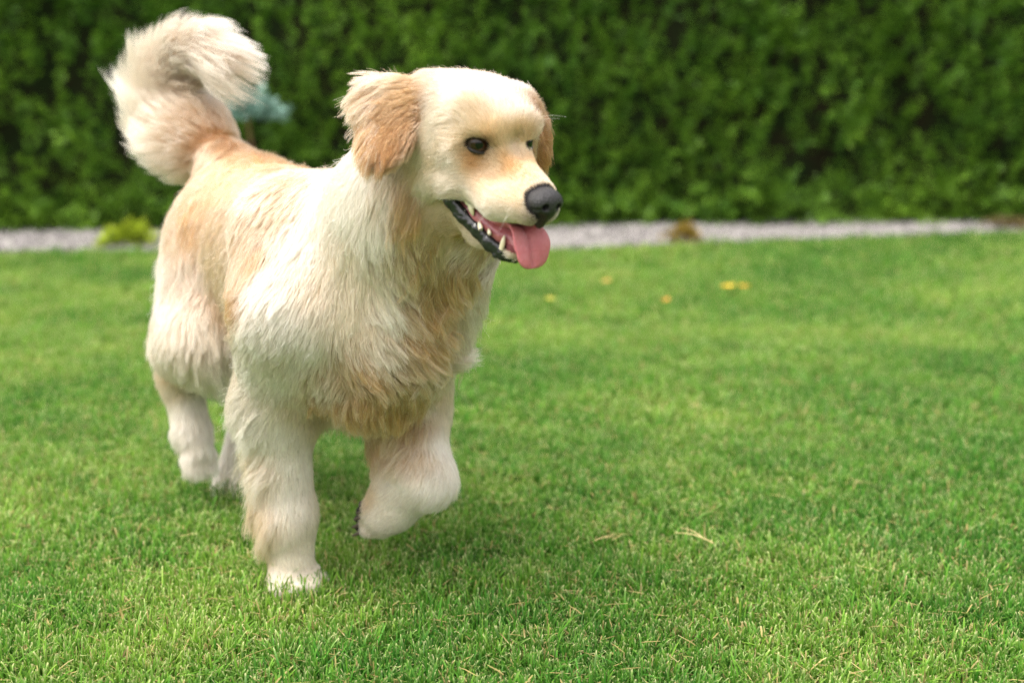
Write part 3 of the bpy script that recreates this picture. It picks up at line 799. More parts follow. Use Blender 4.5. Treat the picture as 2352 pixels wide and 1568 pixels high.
# pads and claws of the lifted paw
pad_m = plain('paw_pad', (0.035, 0.026, 0.024), 0.7, 0.3, bump=0.8, bscale=500.0)
claw_m = plain('claw', (0.10, 0.075, 0.055), 0.4, 0.4)
for i_, (dx, dz) in enumerate(((0.012, 0.020), (0.004, 0.008), (-0.002, -0.006), (-0.002, -0.019))):
    tip_ = np.array([lt[0] + dx - 0.013, lt[1] - 0.016, lt[2] + dz - 0.004])
    def b_pad(f, tip_=tip_): f.ell(tip_ + np.array([-0.0105, -0.0088, 0.002]), (0.0066, 0.0070, 0.0068), None, 0.002)
    f_ = Field(tip_ - 0.03, tip_ + 0.03, 0.0012); b_pad(f_); v, q = f_.surface(); mesh('paw_pad', d2w(v), q, pad_m, True, dog)
    f_ = Field(tip_ - 0.03, tip_ + 0.03, 0.0010); f_.cone(tip_ + np.array([-0.006, -0.013, -0.006]), tip_ + np.array([-0.0125, -0.0195, -0.0100]), 0.0032, 0.0014, 0.001); v, q = f_.surface(); mesh('claw', d2w(v), q, claw_m, True, dog)
cp_ = np.array(lp) + np.array([-0.030, -0.014, 0.014])
f_ = Field(cp_ - 0.04, cp_ + 0.04, 0.0012); f_.ell(cp_, (0.011, 0.011, 0.008), None, 0.002); v, q = f_.surface(); mesh('paw_pad', d2w(v), q, pad_m, True, dog)
# eyes: ball, iris, pupil and dark rims
eye_m = plain('eye_white', (0.07, 0.05, 0.042), 0.08, 0.22)
iris_m = plain('iris', (0.040, 0.017, 0.008), 0.05, 0.40, color2=(0.018, 0.008, 0.005), vscale=500.0)
pupil_m = plain('pupil', (0.003, 0.003, 0.003), 0.05, 0.40)
def cap(C, ax, r, ang, nr=10, ns=32):
    """Spherical cap about axis ax."""
    ax = ax / np.linalg.norm(ax); x = np.cross(ax, [0.1, 0.2, 1]); x /= np.linalg.norm(x); y = np.cross(ax, x)
    vs = [C + ax * r]; fs = []
    for i in range(1, nr + 1):
        a = ang * i / nr
        for j in range(ns):
            w = 2 * math.pi * j / ns
            vs.append(C + r * (ax * math.cos(a) + (x * math.cos(w) + y * math.sin(w)) * math.sin(a)))
    for j in range(ns): fs.append((0, 1 + j, 1 + (j + 1) % ns))
    for i in range(nr - 1):
        for j in range(ns):
            a, b_ = 1 + i * ns + j, 1 + i * ns + (j + 1) % ns
            fs.append((a, a + ns, b_ + ns, b_))
    return np.array(vs), fs
EYES = []
for q in (-1, 1):
    # slide the eyeball so that its front just clears the socket
    ax = np.array([0.80, 0.52 * q, 0.10]) if q < 0 else np.array([0.90, 0.34, 0.10]); ax /= np.linalg.norm(ax)
    c = np.array([EYE[0], EYE[1] * q if q < 0 else 0.0265, EYE[2]]) - ax * 0.025
    for _ in range(80):
        if BODY.sample(hd(*(c + ax * (0.0058 if q < 0 else 0.0030)))[None])[0] > 0.0: break
        c = c + ax * 0.0005
    Re = 0.0138
    v, f = cap(c, ax, Re, 2.2, 14)
    eb = mesh('eye', HC + v @ HM, f, eye_m, True, dog)
    gz = ax + np.array([0.10, -0.05 * q, 0.0])
    v, f = cap(c, gz, Re + 0.0002, 0.74)
    ir = mesh('iris', HC + v @ HM, f, iris_m, True, eb)
    v, f = cap(c, gz, Re + 0.0004, 0.32)
    mesh('pupil', HC + v @ HM, f, pupil_m, True, eb)
    # almond rim: tube on the ball
    t1 = np.cross(ax, [0, 0, 1.0]); t1 /= np.linalg.norm(t1); t2 = np.cross(t1, ax)
    if t1[0] < 0: t1 = -t1
    if t2[2] < 0: t2 = -t2
    N_ = 40; vs = []; fs = []
    for i in range(N_):
        w = 2 * math.pi * i / N_
        ex, ez = math.cos(w) * 0.0162, math.copysign(abs(math.sin(w)) ** 1.45, math.sin(w)) * (0.0096 if math.sin(w) > 0 else 0.0086)
        ez -= 0.0016 * math.cos(w)
        d_ = t1 * ex + t2 * ez
        dd = math.sqrt(max(Re ** 2 - ex ** 2 - ez ** 2, (0.28 * Re) ** 2))
        p = c + ax * dd + d_
        rr = 0.0026 + 0.0014 * max(0, math.cos(w)) ** 3 + 0.0012 * max(0, math.sin(w))
        o_ = d_ / np.linalg.norm(d_)
        for j in range(8):
            a = 2 * math.pi * j / 8
            vs.append(p + (o_ * math.cos(a) + ax * math.sin(a)) * rr)
    for i in range(N_):
        for j in range(8):
            fs.append((i * 8 + j, i * 8 + (j + 1) % 8, ((i + 1) % N_) * 8 + (j + 1) % 8, ((i + 1) % N_) * 8 + j))
    mesh('eyelid', HC + np.array(vs) @ HM, fs, lid_m, True, eb)
    EYES.append(hd(*(c + ax * Re)))
# ------------------------------------------------------------------ the coat: combed strands
PAL = dict(W=(0.83, 0.735, 0.60), C=(0.75, 0.565, 0.365), G=(0.57, 0.305, 0.112), O=(0.45, 0.182, 0.048), T=(0.29, 0.168, 0.085),
           E=(0.34, 0.122, 0.026), D=(0.16, 0.055, 0.014), K=(0.07, 0.045, 0.035), S=(0.42, 0.33, 0.26), P=(0.88, 0.815, 0.72))
# x0, y0 -> x1, y1: the way the hair lies; length in cm, lift, root colour, tip colour, waviness
STROKES = [
 # muzzle and face
 (1225, 412, 1196, 372, .5, .25, 'G', 'C', 0), (1205, 440, 1165, 425, .55, .25, 'C', 'C', 0), (1238, 420, 1215, 392, .4, .2, 'S', 'C', 0),
 (1222, 490, 1190, 480, .45, .3, 'S', 'S', 0), (1240, 497, 1222, 493, .4, .3, 'K', 'S', 0), (1195, 455, 1160, 445, .5, .25, 'C', 'C', 0), (1180, 497, 1145, 488, .6, .3, 'C', 'W', 0),
 (1130, 482, 1095, 462, .7, .25, 'C', 'W', 0), (1080, 458, 1050, 438, .9, .25, 'C', 'W', 0), (1150, 430, 1110, 415, .7, .2, 'C', 'C', 0),
 (1175, 385, 1160, 345, .6, .25, 'G', 'G', 0), (1140, 385, 1100, 372, .9, .2, 'G', 'C', 0), (1100, 365, 1058, 362, 1.0, .2, 'G', 'G', 0),
 (1165, 325, 1152, 280, .8, .25, 'C', 'C', 0), (1190, 330, 1185, 290, .7, .25, 'C', 'C', 0), (1150, 260, 1130, 220, .8, .25, 'C', 'W', 0),
 (1190, 250, 1180, 215, .8, .22, 'C', 'W', 0), (1100, 260, 1070, 225, 1.2, .3, 'C', 'C', 0), (1100, 210, 1070, 178, 0.9, .25, 'C', 'W', 0),
 (1040, 215, 1000, 190, 1.2, .28, 'C', 'W', 0), (1030, 270, 990, 255, 1.5, .25, 'C', 'C', 0), (1040, 320, 1000, 320, 1.3, .2, 'C', 'C', 0),
 (1122, 296, 1122, 276, .5, .3, 'G', 'C', 0, .5), (1121, 322, 1124, 304, .3, .2, 'K', 'K', 0, .25), (1116, 338, 1122, 350, .3, .2, 'T', 'O', 0, .25), (1085, 306, 1070, 298, .4, .2, 'T', 'G', 0, .15), (1075, 290, 1060, 270, .8, .25, 'C', 'W', 0), (1140, 290, 1138, 265, .7, .25, 'C', 'C', 0), (1060, 300, 1030, 290, .8, .25, 'C', 'C', 0), (1096, 290, 1082, 274, .7, .3, 'C', 'C', 0),
 (1035, 365, 990, 385, 1.6, .2, 'C', 'W', 0), (1000, 350, 960, 372, 2.0, .25, 'C', 'C', 0), (985, 310, 962, 350, 1.8, .2, 'C', 'C', 0),
 (1030, 410, 985, 415, 1.5, .2, 'C', 'W', 0), (985, 420, 960, 465, 2.6, .3, 'C', 'W', .3), (965, 380, 940, 440, 3.0, .3, 'G', 'C', .3),
 (1020, 480, 980, 490, 1.6, .25, 'C', 'C', 0), (1075, 535, 1040, 530, 1.0, .3, 'O', 'G', 0), (1030, 510, 985, 515, 1.5, .3, 'G', 'C', 0), (1130, 590, 1100, 590, .7, .35, 'S', 'W', 0),
 (1075, 560, 1040, 575, 1.5, .4, 'C', 'W', 0), (990, 500, 975, 555, 2.6, .3, 'C', 'C', .3), (1030, 545, 1010, 590, 2.2, .3, 'C', 'C', .3),
 # right ear
 (960, 222, 915, 222, 2.4, .25, 'E', 'G', .4), (960, 245, 912, 262, 2.2, .15, 'D', 'E', .4), (900, 200, 858, 208, 3.0, .30, 'G', 'C', .6),
 (900, 238, 855, 256, 2.2, .18, 'D', 'E', .4), (868, 222, 832, 240, 3.0, .30, 'E', 'C', .6), (948, 275, 912, 305, 1.6, .12, 'D', 'E', .3),
 (900, 285, 872, 320, 1.6, .12, 'D', 'E', .3), (858, 275, 838, 305, 2.2, .25, 'E', 'G', .5), (905, 330, 885, 365, 1.2, .10, 'D', 'E', .2),
 (930, 310, 910, 345, 1.0, .08, 'D', 'E', .2), (870, 345, 862, 375, 1.2, .10, 'D', 'E', .3), (975, 255, 955, 290, 1.0, .10, 'D', 'E', 0), (845, 330, 838, 355, 1.8, .22, 'E', 'G', .4),
 (958, 345, 942, 380, 1.8, .15, 'G', 'C', .2), (1008, 262, 985, 285, 1.3, .2, 'C', 'W', 0, 3), (1000, 300, 980, 330, 1.5, .2, 'C', 'W', 0, 3), (985, 335, 968, 365, 1.8, .2, 'C', 'W', 0, 3),
 # left ear
 (1238, 290, 1245, 315, 1.4, .22, 'D', 'E', .2, 6), (1242, 335, 1248, 368, 1.3, .2, 'D', 'E', .2, 6), (1232, 345, 1238, 370, 1.2, .15, 'D', 'E', .2, 6), (1232, 262, 1240, 278, 1.6, .3, 'E', 'E', .3, 6),
 # neck and ruff
 (925, 430, 930, 500, 3.8, 0.26, 'T', 'G', .7), (945, 480, 955, 550, 4.2, 0.27, 'T', 'G', .8), (895, 440, 892, 520, 2.6, 0.2, 'C', 'P', .4), (870, 520, 872, 600, 3.8, 0.19, 'W', 'P', .4),
 (830, 420, 815, 500, 2.2, 0.19, 'W', 'P', .3), (915, 560, 935, 640, 4.6, 0.26, 'T', 'C', .8), (970, 570, 995, 640, 4.6, 0.31, 'T', 'G', .9), (1000, 540, 1020, 600, 3.4, 0.27, 'T', 'G', .7),
 (1020, 650, 1070, 705, 4.9, 0.32, 'T', 'G', .9), (960, 680, 1020, 740, 4.9, 0.26, 'T', 'G', .8), (880, 660, 925, 740, 4.6, 0.21, 'C', 'P', .6), (1060, 610, 1095, 670, 4.6, 0.36, 'T', 'G', .7),
 (1000, 760, 1070, 785, 4.9, 0.31, 'T', 'G', .8), (930, 760, 1000, 795, 4.7, 0.24, 'T', 'G', .7), (860, 760, 905, 815, 4.1, 0.21, 'G', 'W', .5), (1020, 830, 1060, 835, 4.6, 0.36, 'O', 'P', .6),
 (1085, 680, 1120, 715, 4.6, 0.42, 'G', 'P', .6), (1060, 760, 1095, 785, 4.6, 0.42, 'G', 'P', .6),
 # lower chest
 (830, 835, 880, 862, 4, 0.29, 'T', 'G', .7), (900, 845, 960, 868, 4.1, 0.29, 'T', 'G', .8), (770, 870, 725, 915, 3.6, 0.29, 'G', 'W', .6), (730, 920, 714, 980, 3.6, 0.29, 'O', 'G', .6),
 (800, 920, 785, 1000, 4.2, 0.32, 'T', 'G', .7), (865, 910, 870, 985, 4.3, 0.32, 'T', 'G', .7), (930, 890, 950, 955, 4.1, 0.32, 'T', 'G', .6), (860, 1000, 866, 1040, 4, 0.36, 'T', 'G', .6), (950, 960, 930, 1000, 3, 0.32, 'T', 'G', .5),
 # shoulder and right fore leg
 (800, 400, 745, 450, 2.0, 0.24, 'W', 'P', .3), (790, 480, 760, 560, 2.4, 0.18, 'W', 'P', .3), (720, 520, 680, 600, 2.3, 0.18, 'C', 'P', .3), (800, 600, 800, 680, 2.6, 0.18, 'C', 'W', .4),
 (720, 640, 690, 730, 2.3, 0.16, 'C', 'W', .4), (640, 640, 600, 730, 2.4, 0.2, 'C', 'P', .3), (780, 720, 770, 790, 2.2, 0.16, 'C', 'W', .3), (660, 760, 630, 800, 2.2, 0.19, 'W', 'P', .4),
 (700, 800, 660, 850, 2, 0.16, 'W', 'P', .3), (600, 760, 565, 800, 3, 0.27, 'W', 'P', .5), (580, 850, 550, 900, 2.9, 0.27, 'W', 'P', .5), (640, 880, 620, 950, 1.9, 0.16, 'W', 'P', .2),
 (700, 920, 690, 990, 1.6, 0.16, 'C', 'W', .2), (630, 1000, 625, 1070, 1.6, 0.19, 'W', 'P', .1), (690, 1060, 692, 1130, 1.4, 0.19, 'W', 'P', .1), (660, 1150, 660, 1210, 1.4, 0.19, 'W', 'P', .1),
 (588, 980, 562, 1050, 4.2, 0.27, 'W', 'P', .7), (592, 1080, 565, 1150, 4.8, 0.32, 'C', 'W', .9), (600, 1180, 572, 1245, 4.8, 0.34, 'C', 'C', .9), (606, 1230, 580, 1270, 4.2, 0.32, 'C', 'C', .8), (650, 1270, 650, 1310, .5, 0.12, 'W', 'P', 0), (700, 1280, 708, 1320, .5, 0.12, 'W', 'P', 0), (680, 1320, 690, 1340, .5, 0.096, 'W', 'P', 0),
 (700, 540, 650, 640, 2.9, 0.22, 'W', 'P', .2), (620, 660, 570, 740, 3, 0.27, 'W', 'P', .2), (585, 590, 556, 670, 2.4, 0.14, 'T', 'G', .2), (540, 690, 520, 760, 2.6, 0.16, 'O', 'G', .3),
 # flank, back, hind quarters
 (640, 360, 585, 395, 2.8, .30, 'O', 'G', .3), (700, 390, 650, 420, 3.0, .28, 'G', 'C', .3), (560, 400, 510, 450, 2.6, .28, 'O', 'G', .4), (650, 470, 605, 540, 3.2, .22, 'G', 'C', .4),
 (580, 480, 545, 560, 3.4, .25, 'O', 'C', .5), (560, 600, 535, 690, 3.6, .25, 'O', 'C', .5), (500, 580, 480, 670, 3.8, .28, 'O', 'C', .6), (520, 700, 505, 790, 4.2, .30, 'O', 'C', .5),
 (440, 500, 420, 580, 2.8, .28, 'O', 'G', .4), (400, 530, 385, 600, 2.6, .30, 'O', 'C', .4), (430, 640, 415, 720, 3.6, .28, 'O', 'W', .6), (380, 620, 362, 690, 4.2, .35, 'W', 'P', .6),
 (400, 740, 390, 820, 4.2, .3, 'C', 'W', .5), (450, 760, 450, 840, 4.0, .28, 'C', 'W', .5), (365, 680, 340, 730, 4.2, .38, 'W', 'P', .5), (362, 740, 340, 785, 3.8, .38, 'W', 'P', .5), (360, 800, 342, 840, 3.6, .38, 'C', 'W', .4), (420, 830, 420, 880, 3.2, .3, 'C', 'W', .4),
 (480, 850, 520, 905, 6.0, .40, 'W', 'P', .5), (380, 855, 375, 880, 2.0, .3, 'G', 'C', .2, 2), (392, 885, 392, 915, 1.8, .28, 'C', 'W', .2, 2), (430, 930, 440, 1000, 2.0, .25, 'W', 'P', .1), (410, 950, 400, 1000, 1.8, .3, 'W', 'P', .2), (440, 1030, 448, 1070, 1.6, .25, 'W', 'P', .1), (415, 1010, 400, 1045, 2.2, .4, 'W', 'P', .2), (520, 1060, 520, 1110, 1.5, .2, 'W', 'P', .1),
 # lifted left fore leg
 (970, 930, 985, 1000, 1.8, .20, 'C', 'P', .2), (930, 985, 892, 1045, 4.6, .34, 'O', 'C', .6), (945, 1045, 905, 1090, 4.2, .34, 'O', 'C', .6), (925, 935, 890, 990, 4.4, .32, 'T', 'G', .6), (940, 960, 930, 1020, 2.4, .28, 'O', 'G', .4), (900, 1010, 880, 1080, 2.6, .3, 'G', 'C', .4), (1000, 1020, 1020, 1070, 1.8, .24, 'W', 'P', .1), (960, 1060, 960, 1110, 1.3, .18, 'C', 'W', .1),
 (1000, 1110, 975, 1150, 1.6, .22, 'W', 'P', .1), (930, 1130, 890, 1165, 1.2, .15, 'W', 'P', .1, 2), (920, 1190, 875, 1212, .5, .15, 'W', 'P', .1, 2), (870, 1180, 848, 1195, .5, .2, 'W', 'P', .1, 2), (862, 1210, 845, 1222, .5, .2, 'W', 'P', 0, 2), (852, 1150, 838, 1165, .9, .3, 'C', 'C', 0),
]
COLIX = list(PAL); PALV = np.array([PAL[k] for k in COLIX])
_s = np.array([q[:4] for q in STROKES], float)
Pa, oka = hit(_s[:, 0], _s[:, 1]); Pb, okb = hit(_s[:, 2], _s[:, 3])
Na = BODY.grad(Pa)
for i in np.where(oka & ~okb)[0]:                # stroke runs off the outline: use its slope at the first point's distance
    Y = d2w(Pa[i])[1]; Pb[i] = w2d(at(_s[i, 2], _s[i, 3], Y))
Dv = Pb - Pa
Dv -= Na * np.sum(Dv * Na, 1, keepdims=True)
Dv /= np.linalg.norm(Dv, axis=1, keepdims=True) + 1e-9
keep = oka
GP, GN, GD = Pa[keep], Na[keep], Dv[keep]
GA = np.array([[q[4] / 100, q[5], q[8]] for q in STROKES])[keep]
GC0 = np.array([PAL[q[6]] for q in STROKES])[keep]; GC1 = np.array([PAL[q[7]] for q in STROKES])[keep]
print('strokes', len(STROKES), 'kept', int(keep.sum()))
# the far side of the dog: mirror of the trunk in the dog frame, of the head in the head frame
hp_ = (d2w(GP) - HC) @ HM.T
is_head = (np.linalg.norm(hp_ - [0.04, 0, -0.03], axis=1) < 0.16) & (hp_[:, 2] > -0.16)
def mir_head(P, vec=False):
    h = (P @ DM @ HM.T) if vec else ((d2w(P) - HC) @ HM.T)
    h = h * [1, -1, 1]
    return (h @ HM) @ DM.T if vec else w2d(HC + h @ HM)
MP = np.where(is_head[:, None], mir_head(GP), GP * [1, -1, 1])
MD = np.where(is_head[:, None], mir_head(GD, True), GD * [1, -1, 1])
MN = np.where(is_head[:, None], mir_head(GN, True), GN * [1, -1, 1])
far = np.abs(np.where(is_head, hp_[:, 1], GP[:, 1])) > 0.015
GP = np.concatenate([GP, MP[far]]); GD = np.concatenate([GD, MD[far]]); GN = np.concatenate([GN, MN[far]])
GA = np.concatenate([GA, GA[far]]); GC0 = np.concatenate([GC0, GC0[far]]); GC1 = np.concatenate([GC1, GC1[far]])
GW = np.array([q[9] if len(q) > 9 else 1.0 for q in STROKES])[keep]; far_keep = GW < 5; GW = np.concatenate([GW, np.where(far_keep[far], 0.5 * np.minimum(GW[far], 1), 1e-6)])

def comb(P, N):
    """Coat parameters at surface points, blended from the strokes."""
    n = len(P); D = np.empty((n, 3)); A = np.empty((n, 3)); C0 = np.empty((n, 3)); C1 = np.empty((n, 3))
    for i in range(0, n, 20000):
        p, nn = P[i:i + 20000], N[i:i + 20000]
        d2 = ((p[:, None, :] - GP[None]) ** 2).sum(2)
        w = GW / (d2 + 0.012 ** 2) ** 2 * np.exp(2.2 * (nn @ GN.T))
        w /= w.sum(1, keepdims=True)
        D[i:i + 20000] = w @ GD; A[i:i + 20000] = w @ GA; C0[i:i + 20000] = w @ GC0; C1[i:i + 20000] = w @ GC1
    D -= N * np.sum(D * N, 1, keepdims=True)
    D /= np.linalg.norm(D, axis=1, keepdims=True) + 1e-9
    return D, A, C0, C1

def mouth_dist(P):
    out = np.full(len(P), 1.0)
    for a, b_, ra, rb in MOUTH:
        ab = b_ - a; t = np.clip(((P - a) @ ab) / (ab @ ab), 0, 1)
        out = np.minimum(out, np.linalg.norm(P - a - t[:, None] * ab, axis=1) - (ra + (rb - ra) * t))
    return out
TAILP = np.array(TAIL)
def tail_near(P):
    """Nearest place on the tail core: distance, position along it and its tangent."""
    best = np.full(len(P), 9.0); u = np.zeros(len(P)); T = np.zeros((len(P), 3)); Cn = np.zeros((len(P), 3))
    for i in range(len(TAILP) - 1):
        a, b_ = TAILP[i], TAILP[i + 1]; ab = b_ - a
        t = np.clip(((P - a) @ ab) / (ab @ ab), 0, 1); c = a + t[:, None] * ab
        d = np.linalg.norm(P - c, axis=1); m = d < best
        best[m] = d[m]; u[m] = i + t[m]; T[m] = ab / np.linalg.norm(ab); Cn[m] = c[m]
    return best, u, T, Cn
def noise1(P, f, seed=0):
    r = np.random.default_rng(seed); o = 0
    for k in range(5):
        o = o + np.sin(P @ r.normal(0, f, 3) + r.uniform(0, 6.28))
    return o / 2.2

# ---- roots
def area_sample(V, Q, dens_fn):
    a, b_, c, d = V[Q[:, 0]], V[Q[:, 1]], V[Q[:, 2]], V[Q[:, 3]]
    ar = 0.5 * np.linalg.norm(np.cross(c - a, d - b_), axis=1)
    cen = (a + b_ + c + d) / 4
    lam = ar * dens_fn(cen)
    cnt = rng.poisson(lam); f = np.repeat(np.arange(len(Q)), cnt)
    u, v = rng.random(len(f))[:, None], rng.random(len(f))[:, None]
    return (a[f] * (1 - u) + b_[f] * u) * (1 - v) + (d[f] * (1 - u) + c[f] * u) * v
CAMD = w2d(np.array([0, 0, CAM_H]))
def density(c):
    h = (d2w(c) - HC) @ HM.T
    head = np.linalg.norm(h - [0.045, 0, -0.03], axis=1) < 0.13
    n = BODY.grad(c); v = CAMD - c; v /= np.linalg.norm(v, axis=1, keepdims=True)
    face = np.clip((np.sum(n * v, 1) + 0.45) / 0.5, 0.30, 1.0)
    return np.where(head, 80e4, 36e4) * face * HAIR
R0 = area_sample(V, Q, density)
R0 = R0 - BODY.grad(R0) * BODY.sample(R0)[:, None]
hR = (d2w(R0) - HC) @ HM.T
LIPA = np.array(LIP); _o = np.argsort(LIPA[:, 0])
def above_lip(h): return h[:, 2] > np.interp(h[:, 0], LIPA[_o, 0], LIPA[_o, 2]) - 0.003
ok = (mouth_dist(R0) > 0.0022) | ~above_lip(hR)
ok &= ~((hR[:, 0] > 0.085) & (np.abs(hR[:, 1]) < 0.016) & (hR[:, 2] > -0.130) & (hR[:, 2] < -0.100))
for i_, (dx, dz) in enumerate(((0.012, 0.020), (0.004, 0.008), (-0.002, -0.006), (-0.002, -0.019))):
    ok &= np.linalg.norm(R0 - np.array([lt[0] + dx - 0.0240, lt[1] - 0.0250, lt[2] + dz - 0.002]), axis=1) > 0.0088
ok &= np.linalg.norm(R0 - cp_, axis=1) > 0.0115
ok &= (((hR - [0.146, 0, -0.0600]) / [0.022, 0.0205, 0.0165]) ** 2).sum(1) > 1
for k_ in ('nose', 'lip', 'gum'):
    f = FIELDS[k_]; ins = np.all((R0 > f.lo) & (R0 < f.lo + f.h * (f.n - 1)), axis=1)
    v = np.where(ins, f.sample(R0), 1.0); ok &= v > (0.0012 if k_ != 'gum' else 0.0)
for n_, e_ in enumerate(EYES):
    q = (R0 - e_) @ DM @ HM.T + ([0, 0, 0] if n_ == 0 else [0, 0.006, 0])
    ok &= (q[:, 0] ** 2 + q[:, 1] ** 2) / (0.0140 if n_ == 0 else 0.023) ** 2 + (q[:, 2] / 0.0098) ** 2 > 1
R0 = R0[ok]; N0 = BODY.grad(R0); NR = len(R0)
print('strands', NR)
D0, A0, C0, C1 = comb(R0, N0)
hR = (d2w(R0) - HC) @ HM.T
muz_ = (np.linalg.norm(hR - [0.09, 0, -0.08], axis=1) < 0.085) & (hR[:, 2] < -0.02)
short_ = np.clip((0.022 - A0[:, 0]) / 0.012, 0, 1) * np.where(muz_, -0.35, 1); A0[:, 0] *= 1 + 0.28 * short_; A0[:, 1] *= 1 + 0.20 * short_
tdist, tu, tT, tC = tail_near(R0)
is_tail = (tdist < 0.062) & (tu > 0.45)
hR = (d2w(R0) - HC) @ HM.T
headm = (np.linalg.norm(hR - [0.045, 0, -0.03], axis=1) < 0.13)

# locks: every strand leans towards a neighbour that leads it
def locks(P, N, size):
    n = max(8, int(len(P) / size)); ids = rng.choice(len(P), n, replace=False)
    kd = kdtree.KDTree(n)
    for j, i in enumerate(ids): kd.insert((P[i] + N[i] * 0.01).tolist(), j)
    kd.balance()
    return ids, np.array([kd.find(p)[1] for p in (P + N * 0.01).tolist()])

SEG = 7
def grow(P, N, D, A, tail, tT, tu, tC):
    """Strand points: root, then SEG - 1 steps following the comb."""
    n = len(P); L = A[:, 0].copy(); lift = A[:, 1].copy(); wav = A[:, 2]
    L *= np.clip(rng.normal(1, np.where(tail, np.where(tu > 4.8, 0.24, 0.10), 0.16), n), 0.5, 1.4)
    lift = lift * np.clip(rng.normal(1, 0.35, n), 0.2, 2.0)
    D = D + rng.normal(0, 0.065, (n, 3)); D -= N * np.sum(D * N, 1, keepdims=True); D /= np.linalg.norm(D, axis=1, keepdims=True)
    sd = np.cross(D, N)
    pts = np.empty((n, SEG, 3)); p = P - N * 0.001; pts[:, 0] = p
    d = D * np.cos(lift * 1.5)[:, None] + N * np.sin(lift * 1.5)[:, None]
    ph = noise1(P, 55, 3) * 1.6 + PHASE + rng.normal(0, 0.25, n); fr = 5.0 + noise1(P, 30, 5)
    lay = rng.random(n)
    for k in range(1, SEG):
        u = k / (SEG - 1); st = (L / (SEG - 1))[:, None]
        w = np.sin(ph + fr * u) * wav * 0.34
        dd = d + sd * w[:, None]
        if tail.any():
            pt = p[tail]; td, tuu, tt_, tc_ = tail_near(pt)
            out = pt - tc_; out /= np.linalg.norm(out, axis=1, keepdims=True) + 1e-6
            dd[tail] = tt_ * ((0.25 + 0.95 * u) * np.interp(tuu, [1.0, 3.2], [0.15, 1.0]))[:, None] + out * (max(1.05 - 0.9 * u, 0) * TOUT[tail])[:, None] + (sd * w[:, None])[tail] * 0.8
        dd /= np.linalg.norm(dd, axis=1, keepdims=True)
        p = p + dd * st
        sdf = BODY.sample(p); need = (0.0015 + 0.16 * lay * L * (1 - abs(2 * u - 1.1)))
        push = np.clip(need - sdf, 0, 0.02)
        m = push > 0
        if m.any(): p[m] = p[m] + BODY.grad(p[m]) * push[m][:, None]
        pts[:, k] = p
        g = np.where(tail, 0.0, 0.10)
        d = d * 0.70 + D * 0.30; d[:, 2] -= g * (L / 0.05)
        d /= np.linalg.norm(d, axis=1, keepdims=True)
    return pts

# the tail is a plume: long hair on its outer side, shorter inside the curl
TOUT = np.zeros(NR)
ob = (R0 - tC); ob /= np.linalg.norm(ob, axis=1, keepdims=True) + 1e-6
outer = ob @ (np.array([-1.0, 0, 0]) @ DM.T * 0.8 + np.array([0, 0, 1.0]) * 0.15)     # outer side: image left
lenT = np.interp(tu, [0.45, 1.2, 2.6, 3.6, 4.5, 5.5, 6.3, 7.0], [0.048, 0.100, 0.108, 0.080, 0.068, 0.080, 0.115, 0.130])
TOUT = np.where(outer > 0, 0.55 + 0.75 * outer, 0.25)
A0[is_tail, 0] = (lenT * (0.66 + 0.40 * np.clip(outer, -0.4, 1)))[is_tail]
A0[is_tail, 1] = 0.45; A0[is_tail, 2] = np.interp(tu, [1, 3, 5, 7], [0.60, 0.35, 0.18, 0.12])[is_tail]
tn_ = np.clip(noise1(R0, 35, 9) * 0.5 + 0.5, 0, 1)[:, None]
fw = np.clip(np.interp(tu, [0.9, 1.8, 3.5], [1.0, 0.5, 0.2]), 0, 1)[:, None] * (1 - 0.6 * np.clip(outer, 0, 1))[:, None]
tc0 = np.array(PAL['W']) * (1 - fw) + np.array(PAL['O']) * fw; tc1 = np.array(PAL['P']) * (1 - fw * 0.7) + np.array(PAL['G']) * fw * 0.7
tc0 = tc0 * (1 - 0.35 * tn_) + np.array(PAL['G']) * 0.35 * tn_
C0[is_tail] = tc0[is_tail]; C1[is_tail] = tc1[is_tail]
D0[is_tail] = tT[is_tail]; D0 -= N0 * np.sum(D0 * N0, 1, keepdims=True); D0 /= np.linalg.norm(D0, axis=1, keepdims=True) + 1e-9

earm = (C0[:, 0] < 0.42) & ((np.linalg.norm(R0 - w2d(at(890, 275, 1.435)), axis=1) < 0.060) | (np.linalg.norm(R0 - w2d(at(1225, 300, 1.486)), axis=1) < 0.05))
A0[earm, 0] *= 1.12; A0[earm, 1] *= 0.9; A0[earm, 2] = 0.5
lt_ = rng.random(NR) < 0.30; C1[earm & lt_] = C1[earm & lt_] * 0.5 + np.array(PAL['G']) * 0.5
headm_ = headm & ~earm
pale = (rng.random(NR) < 0.32) & ~headm; C1[pale] = C1[pale] * 0.45 + np.array(PAL['W']) * 0.55
LOCKS = [locks(R0, N0, 26), locks(R0, N0, 7)]
nl = LOCKS[0][1]; nL = len(LOCKS[0][0]); soft = np.clip(A0[:, 0] / 0.04, 0.1, 1.0) * np.where(headm_, 0.5, 1.0) * np.where(is_tail, 0.3, 1.0) * np.where(earm, 2.0, 1.0)
jit = rng.normal(0, 1, (nL, 3))[nl]; jit -= N0 * np.sum(jit * N0, 1, keepdims=True)
flow = np.cross(D0, N0) * (noise1(R0, 70, 21) * 0.22 + noise1(R0, 160, 22) * 0.12)[:, None]
D0 = D0 + jit * (0.075 * soft)[:, None] + flow * soft[:, None]; D0 /= np.linalg.norm(D0, axis=1, keepdims=True) + 1e-9
A0[:, 0] *= np.clip(1 + rng.normal(0, 0.16, nL)[nl] * soft, 0.55, 1.5)
A0[:, 1] *= np.clip(1 + rng.normal(0, 0.28, nL)[nl] * soft, 0.3, 2.0)
PHASE = rng.normal(0, 0.5, nL)[nl]
feather = (R0[:, 2] < 0.26) & (R0[:, 0] < 0.02) & (R0[:, 0] > -0.12) & (np.abs(R0[:, 1] + 0.10) < 0.07)
